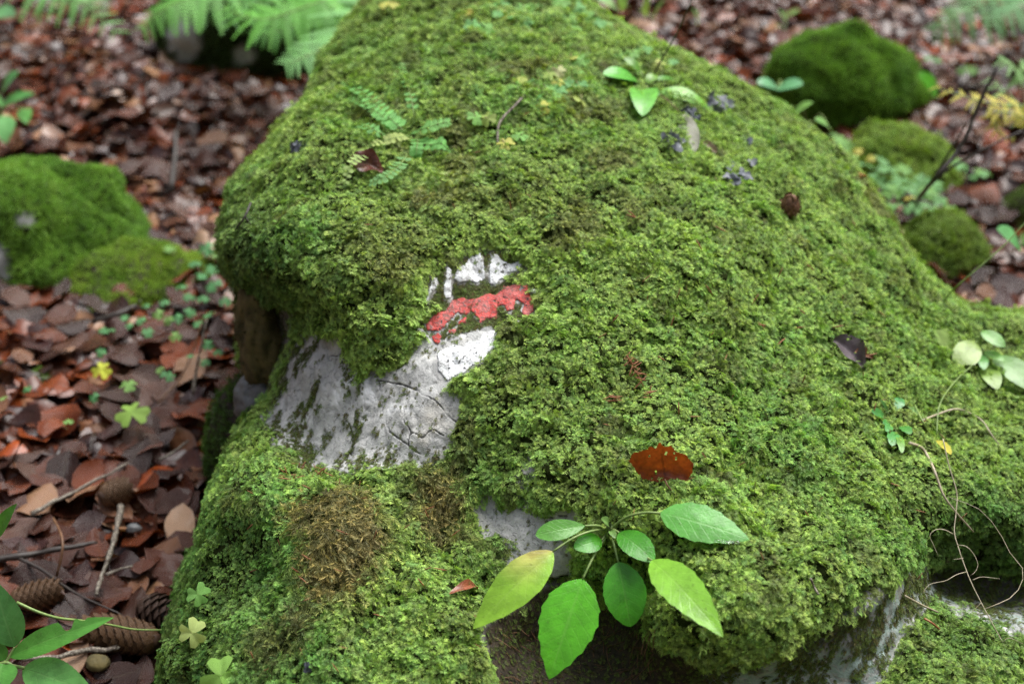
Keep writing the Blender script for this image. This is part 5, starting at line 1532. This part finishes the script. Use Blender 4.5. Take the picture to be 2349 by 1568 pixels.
# beechnut husk
def husk():
    h_ = hit(1812, 472); c = hp(1812, 472, .020); t = proj(c)[2]
    o = thing('beechnut_husk', 'bristly brown beechnut husk lying on the upper right moss', 'husk', h_[0])
    R_ = px2m(27, t)
    ax = nrm(np.array([.1, .2, 1.0]) + CAMD * .2)
    parts = []
    V, F = stone_mesh(c, (R_ * .82, R_ * .8, R_ * 1.05), .12, 3, 16, 10)
    add('shell', V, F, M_HUSK, o)
    for k in range(170):
        d = nrm(rng.normal(0, 1, 3))
        b = c + d * R_ * np.array([.8, .8, 1.0]); e = b + d * R_ * .32 + rng.normal(0, R_ * .1, 3)
        s_ = nrm(np.cross(d, rng.normal(0, 1, 3))) * R_ * .05
        parts.append((np.array([b - s_, b + s_, e]), [(0, 1, 2)]))
    v, f = merge(parts)
    q = add('bristle', v, f, M_HUSK, o); q['kind'] = 'stuff'
    for k in range(3):
        a_ = k * 2.1
        tip = c + ax * R_ * 1.15 + np.array([math.cos(a_), math.sin(a_), 0]) * R_ * .35
        V, F, uv = leaf_vf(c + ax * R_ * .5 + np.array([math.cos(a_), math.sin(a_), 0]) * R_ * .5, tip, np.array([math.cos(a_), math.sin(a_), .2]), R_ * .9, 'beech', ns=6, na=4)
        add('valve', V, F, M_HUSK, o)
husk()

# ------------------------------------------------------------------ twigs, stems, straws
def stick(name, label, cat, pts, r0, r1, mat, n=16, branches=(), knob=.0, sides=6):
    pts = np.asarray(pts, float)
    o = thing(name, label, cat, pts[0])
    C_ = spline(pts, n)
    if knob: C_ = C_ + np.stack([fbm(C_ + k * 3.3, .015, 2, 3) for k in range(3)], -1) * knob
    v, f = tube_vf(C_, np.linspace(r0, r1, n) * (1 + (fbm(C_, .01, 2, 6) * .35 if knob else 0)), sides)
    add('stem', v, f, mat, o)
    for b in branches:
        b = np.asarray(b, float)
        v, f = tube_vf(spline(b, 14), np.linspace(r1 * 1.1, r1 * .5, 14), 5)
        add('branch', v, f, mat, o)
    return o
g_ = lambda x, y, u=.035: gpt(x, y, u + .014)
stick('fallen_twig', 'dark forked twig crossing the lower left litter', 'twig', [g_(-40, 1288), g_(60, 1272), g_(140, 1258), g_(222, 1243)], .0045, .002, M_TWIG, 18,
      [[g_(36, 1276), g_(95, 1305), g_(140, 1338), g_(190, 1368), g_(278, 1408)]], .002)
stick('fallen_twig', 'pale lichened twig lying diagonally above the spruce cone', 'twig', [g_(277, 1160, .05), g_(268, 1215, .05), g_(248, 1275, .045), g_(232, 1320), g_(222, 1362)], .0036, .002, M_LTWIG, 16, [[g_(242, 1318), g_(275, 1305), g_(305, 1297)]], .002)
stick('fallen_twig', 'long thin twig running up the litter towards the boulder foot', 'twig', [g_(72, 1178), g_(130, 1148), g_(200, 1110), g_(296, 1062)], .003, .0016, M_LTWIG, 14, (), .002)
stick('fallen_twig', 'knobbly lichened twig below the spruce cone', 'twig', [g_(55, 1512, .03), g_(130, 1502, .03), g_(200, 1492, .03), g_(276, 1486, .03)], .0034, .0026, M_LTWIG, 18, (), .0025)
stick('fallen_twig', 'bent orange-brown stalk on the lower left litter', 'twig', [g_(122, 1188, .06), g_(140, 1225, .07), g_(143, 1262, .065), g_(130, 1320, .04)], .0016, .0014, M_BTWIG, 14)
stick('fallen_twig', 'thin pale stalk standing in the litter left of the rock face', 'twig', [g_(442, 905, .02), g_(450, 850, .04), g_(460, 800, .07), g_(474, 732, .10)], .0022, .0012, M_LTWIG, 12)
stick('fallen_twig', 'thin reddish stalk leaning beside the pale stalk', 'twig', [g_(360, 925, .02), g_(410, 870, .03), g_(440, 810, .05), g_(462, 740, .08)], .0016, .001, M_BTWIG, 12)
stick('fallen_twig', 'grey straw across the litter below the rock face', 'twig', [g_(365, 1055, .03), g_(400, 1035, .03), g_(432, 1010, .035)], .0018, .0014, M_LTWIG, 8)
stick('fallen_twig', 'dark bent twig under the yellow-green moss cushion', 'twig', [g_(210, 740, .04), g_(270, 720, .05), g_(310, 700, .05), g_(322, 690, .06)], .0035, .002, M_TWIG, 12, (), .002)
stick('fallen_twig', 'blurred dark stick upright in the upper left litter', 'twig', [g_(392, 440, .02), g_(400, 370, .05), g_(404, 300, .08)], .005, .004, M_TWIG, 8)
stick('bent_twig', 'crooked brown twig hanging in the moss of the boulder top', 'twig', [hp(*c2(1290, 615), .012), hp(*c2(1215, 690), .014), hp(*c2(1110, 800), .016), hp(*c2(1072, 870), .014), hp(*c2(1072, 985), .012)], .0018, .0013, M_LTWIG, 14, (), .001)
stick('black_stem', 'thin black bare stem rising behind the crest rosette', 'stem', [hp(1497, 182), at(1510, 150, 1.74), at(1550, 80, 1.70), at(1592, -10, 1.66)], .0013, .0008, M_TWIG, 12)
stick('small_twig', 'small black forked twig on the left shoulder of the boulder', 'twig', [at(575, 465, hd(590, 470) - .02), at(560, 500, hd(565, 505) - .02), at(538, 528, hd(545, 530) - .02)], .0014, .001, M_TWIG, 8, [[at(562, 498, hd(565, 500) - .02), at(575, 515, hd(578, 515) - .015)]])
T4 = 1.95
stick('dark_twig', 'dark bare sapling twigs rising behind the right slope', 'twig', [gpt(2100, 470), at(2119, 439, T4), at(2202, 339, T4 - .05), at(2229, 278, T4 - .06), at(2256, 215, T4 - .07), at(2288, 152, T4 - .08)], .0034, .0022, M_TWIG, 20,
      [[at(2119, 439, T4), at(2165, 395, T4), at(2215, 365, T4 - .02), at(2250, 345, T4 - .03), at(2300, 320, T4 - .03), at(2345, 300, T4 - .03)], [at(2130, 425, T4), at(2180, 345, T4 - .03), at(2225, 270, T4 - .05)], [at(2202, 339, T4 - .05), at(2235, 262, T4 - .06)]], .001)
lif = lambda x, y, u: at(x, y, hd(x, y) - u)
def c6b(x, y): return 1565.3 + x * .3334, 1045.6 + y * .3334
def rr_(l, u): return [lif(*c6b(*q), u) for q in l]
def fl_(l, t0, t1): return [at(*c6b(*q), t0 + (t1 - t0) * k / (len(l) - 1)) for k, q in enumerate(l)]
R0 = hd(*c6b(1880, 390)) - .018
stick('dry_root', 'pale dead root trailing down over the dark hollow at the lower right', 'root', fl_([(1790, -120), (1830, 60), (1885, 250), (1880, 390), (1868, 520), (1900, 640), (1945, 770), (1990, 880), (2060, 1020), (2130, 1150), (2200, 1280), (2230, 1380), (2250, 1500)], R0 + .02, R0 - .07), .0006, .0004, M_STRAW, 50,
      [fl_([(1860, 535), (1800, 505), (1740, 505), (1700, 545), (1725, 610), (1760, 690)], R0 - .02, R0 - .03), fl_([(1890, 610), (1950, 620), (2000, 670), (2030, 740), (2015, 790), (1980, 820)], R0 - .02, R0 - .03),
       fl_([(1950, 795), (1880, 815), (1810, 855), (1700, 880), (1650, 940)], R0 - .03, R0 - .05), fl_([(1995, 850), (2060, 830), (2180, 842)], R0 - .03, R0 - .03),
       fl_([(2080, 1050), (2180, 1010), (2260, 970), (2320, 900), (2342, 820), (2325, 740), (2270, 700), (2220, 600), (2150, 480), (2060, 380), (1970, 330), (1880, 300), (1820, 275)], R0 - .05, R0 + .0),
       fl_([(2050, 1010), (2020, 1040), (1990, 1070)], R0 - .05, R0 - .05), fl_([(2200, 1275), (2250, 1250), (2340, 1290)], R0 - .06, R0 - .06), fl_([(2215, 1310), (2270, 1380), (2360, 1470)], R0 - .06, R0 - .06),
       fl_([(1930, 700), (1900, 705), (1862, 710)], R0 - .03, R0 - .03), fl_([(2220, 1370), (2160, 1390), (2110, 1440)], R0 - .07, R0 - .06)])
stick('dry_straw', 'whitish straw lying down the slope below the lobed seedling', 'straw', rr_([(1560, -90), (1640, -60), (1690, 10), (1725, 85), (1760, 180), (1800, 280), (1880, 385), (2000, 520)], .018), .0017, .0009, M_STRAW, 26)
stick('dry_straw', 'pale bent straw arching right of the lobed seedling', 'straw', [lif(*c6(*q), .02) for q in [(1640, 1305), (1740, 1265), (1865, 1228), (1960, 1255), (2050, 1310), (2110, 1400), (2185, 1500)]], .0012, .0006, M_STRAW, 24)
stick('green_stem', 'fine green stem curving down from the pale nibbled plant', 'stem', [lif(*c6(*q), .022) for q in [(2010, 910), (1910, 990), (1820, 1090), (1765, 1180), (1745, 1260), (1738, 1400)]], .0009, .0006, M_STALK, 20)
stick('green_stem', 'slender grass stem reaching up from the right ridge', 'stem', [hp(2165, 692), at(2190, 660, 1.62), at(2263, 598, 1.60), at(2310, 555, 1.60), at(2360, 500, 1.60)], .0011, .0006, M_STALK, 16)
stick('withered_herb', 'thin brown stalk with a yellow withered leaf on the right slope', 'stem', [lif(*c6(*q), .018) for q in [(1590, 1210), (1640, 1310), (1690, 1400), (1760, 1470)]], .0009, .0007, M_STALK, 12)
b_, t_ = lif(*c6(1730, 1440), .018), lif(*c6(1835, 1540), .018)
o = thing('withered_leaf', 'yellow withered leaf at the end of a thin stalk on the right slope', 'leaf', b_)
green_leaf(o, b_, t_, 20, (.62, .56, .10), 'oval', seed=91, ns=12, tooth=(4, .15))
for k, (l, lab) in enumerate([([(1530, 960), (1640, 1020), (1755, 1072)], 'short grey twig on the pale rock at the lower right'), ([(1660, 1115), (1720, 1150), (1785, 1205)], 'reddish needle-like stalk in the lower right moss'), ([(880, 840), (905, 900), (935, 950)], 'dark twig scrap in the moss below the glossy rosette')]):
    stick('small_twig', lab, 'twig', rr_(l, .012), .0011, .0009, (M_STRAW, M_NEEDLE, M_LTWIG)[k], 10)

# hanging rootlets in the soil hollow under the rosette
def rootlets():
    parts = []
    for k in range(150):
        x, y = rng.uniform(1120, 1520), rng.uniform(1430, 1568)
        h_ = hit(x, y)
        if h_ is None: continue
        p0 = h_[0]; d = np.array([*rng.normal(0, .004, 2), -.008]) + h_[1] * .004
        v, f = tube_vf(spline([p0, p0 + d + h_[1] * .003, p0 + d * 2 + rng.normal(0, .004, 3)], 5), .00035, 3, False)
        parts.append((v, f))
    v, f = merge(parts)
    o = add('rootlets', v, f, M_BTWIG, boulder); o['kind'] = 'stuff'
rootlets()

# ------------------------------------------------------------------ spruce cones
def scale_mesh(mat):
    V = np.array([(0, -.5, 0), (0, .5, 0), (.7, .62, .16), (1.1, .3, .22), (1.25, 0, .2), (1.1, -.3, .22), (.7, -.62, .16), (.6, 0, .3)])
    return make_mesh('scale', V, [(0, 7, 1), (1, 7, 2), (2, 7, 3), (3, 7, 4), (4, 7, 5), (5, 7, 6), (6, 7, 0)], mat)
SCALE, DSCALE = scale_mesh(M_CONE), scale_mesh(M_DCONE)
def spruce_cone(label, a, b, r, me, mat, turns=13, per=8):
    a, b = np.asarray(a), np.asarray(b)
    ax = nrm(b - a); L = np.linalg.norm(b - a)
    o = thing('spruce_cone', label, 'cone', (a + b) / 2 - UPV * r, 'spruce cones on the lower left litter')
    n = 14
    ss = np.linspace(0, 1, n)
    prof = np.sin(np.pi * np.clip(.12 + .84 * ss, 0, 1)) ** .55
    v, f = tube_vf(a + ss[:, None] * (b - a), r * .78 * prof, 10)
    add('core', v, f, M_DCONE, o)
    u = nrm(np.cross(ax, UPV)); w = np.cross(ax, u)
    tot = turns * per
    for k in range(tot):
        s = k / tot
        th = k * 2 * math.pi / per + (k // per) * math.pi / per
        d = u * math.cos(th) + w * math.sin(th)
        rr = r * float(np.interp(s, ss, prof))
        p = a + (b - a) * s + d * rr * .66
        inst('scale', me, frame(p, ax * 1.0 + d * .75, d, r * .70, r * .62), o)
spruce_cone('long tan spruce cone with overlapping scales at the foot of the boulder', gpt(365, 1470, .045), gpt(205, 1440, .045), .016, SCALE, M_CONE, 16, 8)
spruce_cone('reddish weathered spruce cone beside the sapling leaf', gpt(20, 1385, .045), gpt(132, 1352, .045), .014, SCALE, M_CONE, 13, 8)
spruce_cone('blackish decayed cone above the long tan cone', gpt(322, 1388, .048), gpt(398, 1418, .048), .018, DSCALE, M_DCONE, 8, 8)
spruce_cone('small brown cone higher in the litter near the dark pebble', gpt(228, 1142, .045), gpt(288, 1120, .045), .014, SCALE, M_CONE, 9, 8)
# pebbles
for (x, y, r, s, lab) in [(306, 1209, 13, 3, 'dark blue-grey pebble among the leaves near the small cone'), (222, 1520, 21, 5, 'brownish stone on the litter below the knobbly twig')]:
    g0 = gpt(x, y, .042); rr = px2m(r, proj(g0)[2])
    P_, F_ = stone_mesh(g0, (rr * 1.35, rr, rr * .7), .35, s, 20, 12)
    o = add('pebble', P_, F_, M_PEBBLE if s == 3 else M_BROWNROCK, None, loc=g0); tag(o, lab, 'pebble')
# water drops on the long glossy leaf
for k in range(4):
    c_ = hk(2720 - 45 * k, 590 - 3 * k, -.058)
    P_, F_ = stone_mesh(c_, (.0026 + .001 * (k == 1), .0016, .0009), .1, 3 + k, 12, 8)
    o = add('water_drop', P_, F_, M_DROP, None, loc=c_); tag(o, 'clear water drop near the tip of the uppermost rosette leaf', 'water drop', 'water drops on the uppermost rosette leaf')

# ------------------------------------------------------------------ look-alikes told apart by their order in the picture
def number_lookalikes():
    ORD = ['first', 'second', 'third', 'fourth', 'fifth', 'sixth', 'seventh', 'eighth', 'ninth', 'tenth', 'eleventh', 'twelfth', 'thirteenth', 'fourteenth', 'fifteenth', 'sixteenth', 'seventeenth',
           'eighteenth', 'nineteenth', 'twentieth', 'twenty-first', 'twenty-second', 'twenty-third', 'twenty-fourth', 'twenty-fifth', 'twenty-sixth', 'twenty-seventh', 'twenty-eighth', 'twenty-ninth', 'thirtieth', 'thirty-first', 'thirty-second', 'thirty-third', 'thirty-fourth', 'thirty-fifth', 'thirty-sixth', 'thirty-seventh', 'thirty-eighth', 'thirty-ninth', 'fortieth']
    by = {}
    for o in SC.objects:
        if o.parent is None and 'label' in o and o.get('category') in ('sorrel', 'leaf', 'water drop'): by.setdefault(o['label'], []).append(o)
    for lab, os_ in by.items():
        if 1 < len(os_) <= len(ORD):
            def key(o):
                ps = [c.matrix_local.translation + o.location for c in o.children if c.name.startswith('leaflet')]
                p = np.mean([np.array(q) for q in ps], 0) if ps else np.array(o.location)
                return float(proj(p)[0])
            os_.sort(key=key)
            for k, o in enumerate(os_): o['label'] = '%s, %s' % (lab, 'leftmost' if k == 0 else 'rightmost' if k == len(os_) - 1 else ORD[k] + ' from left')
number_lookalikes()
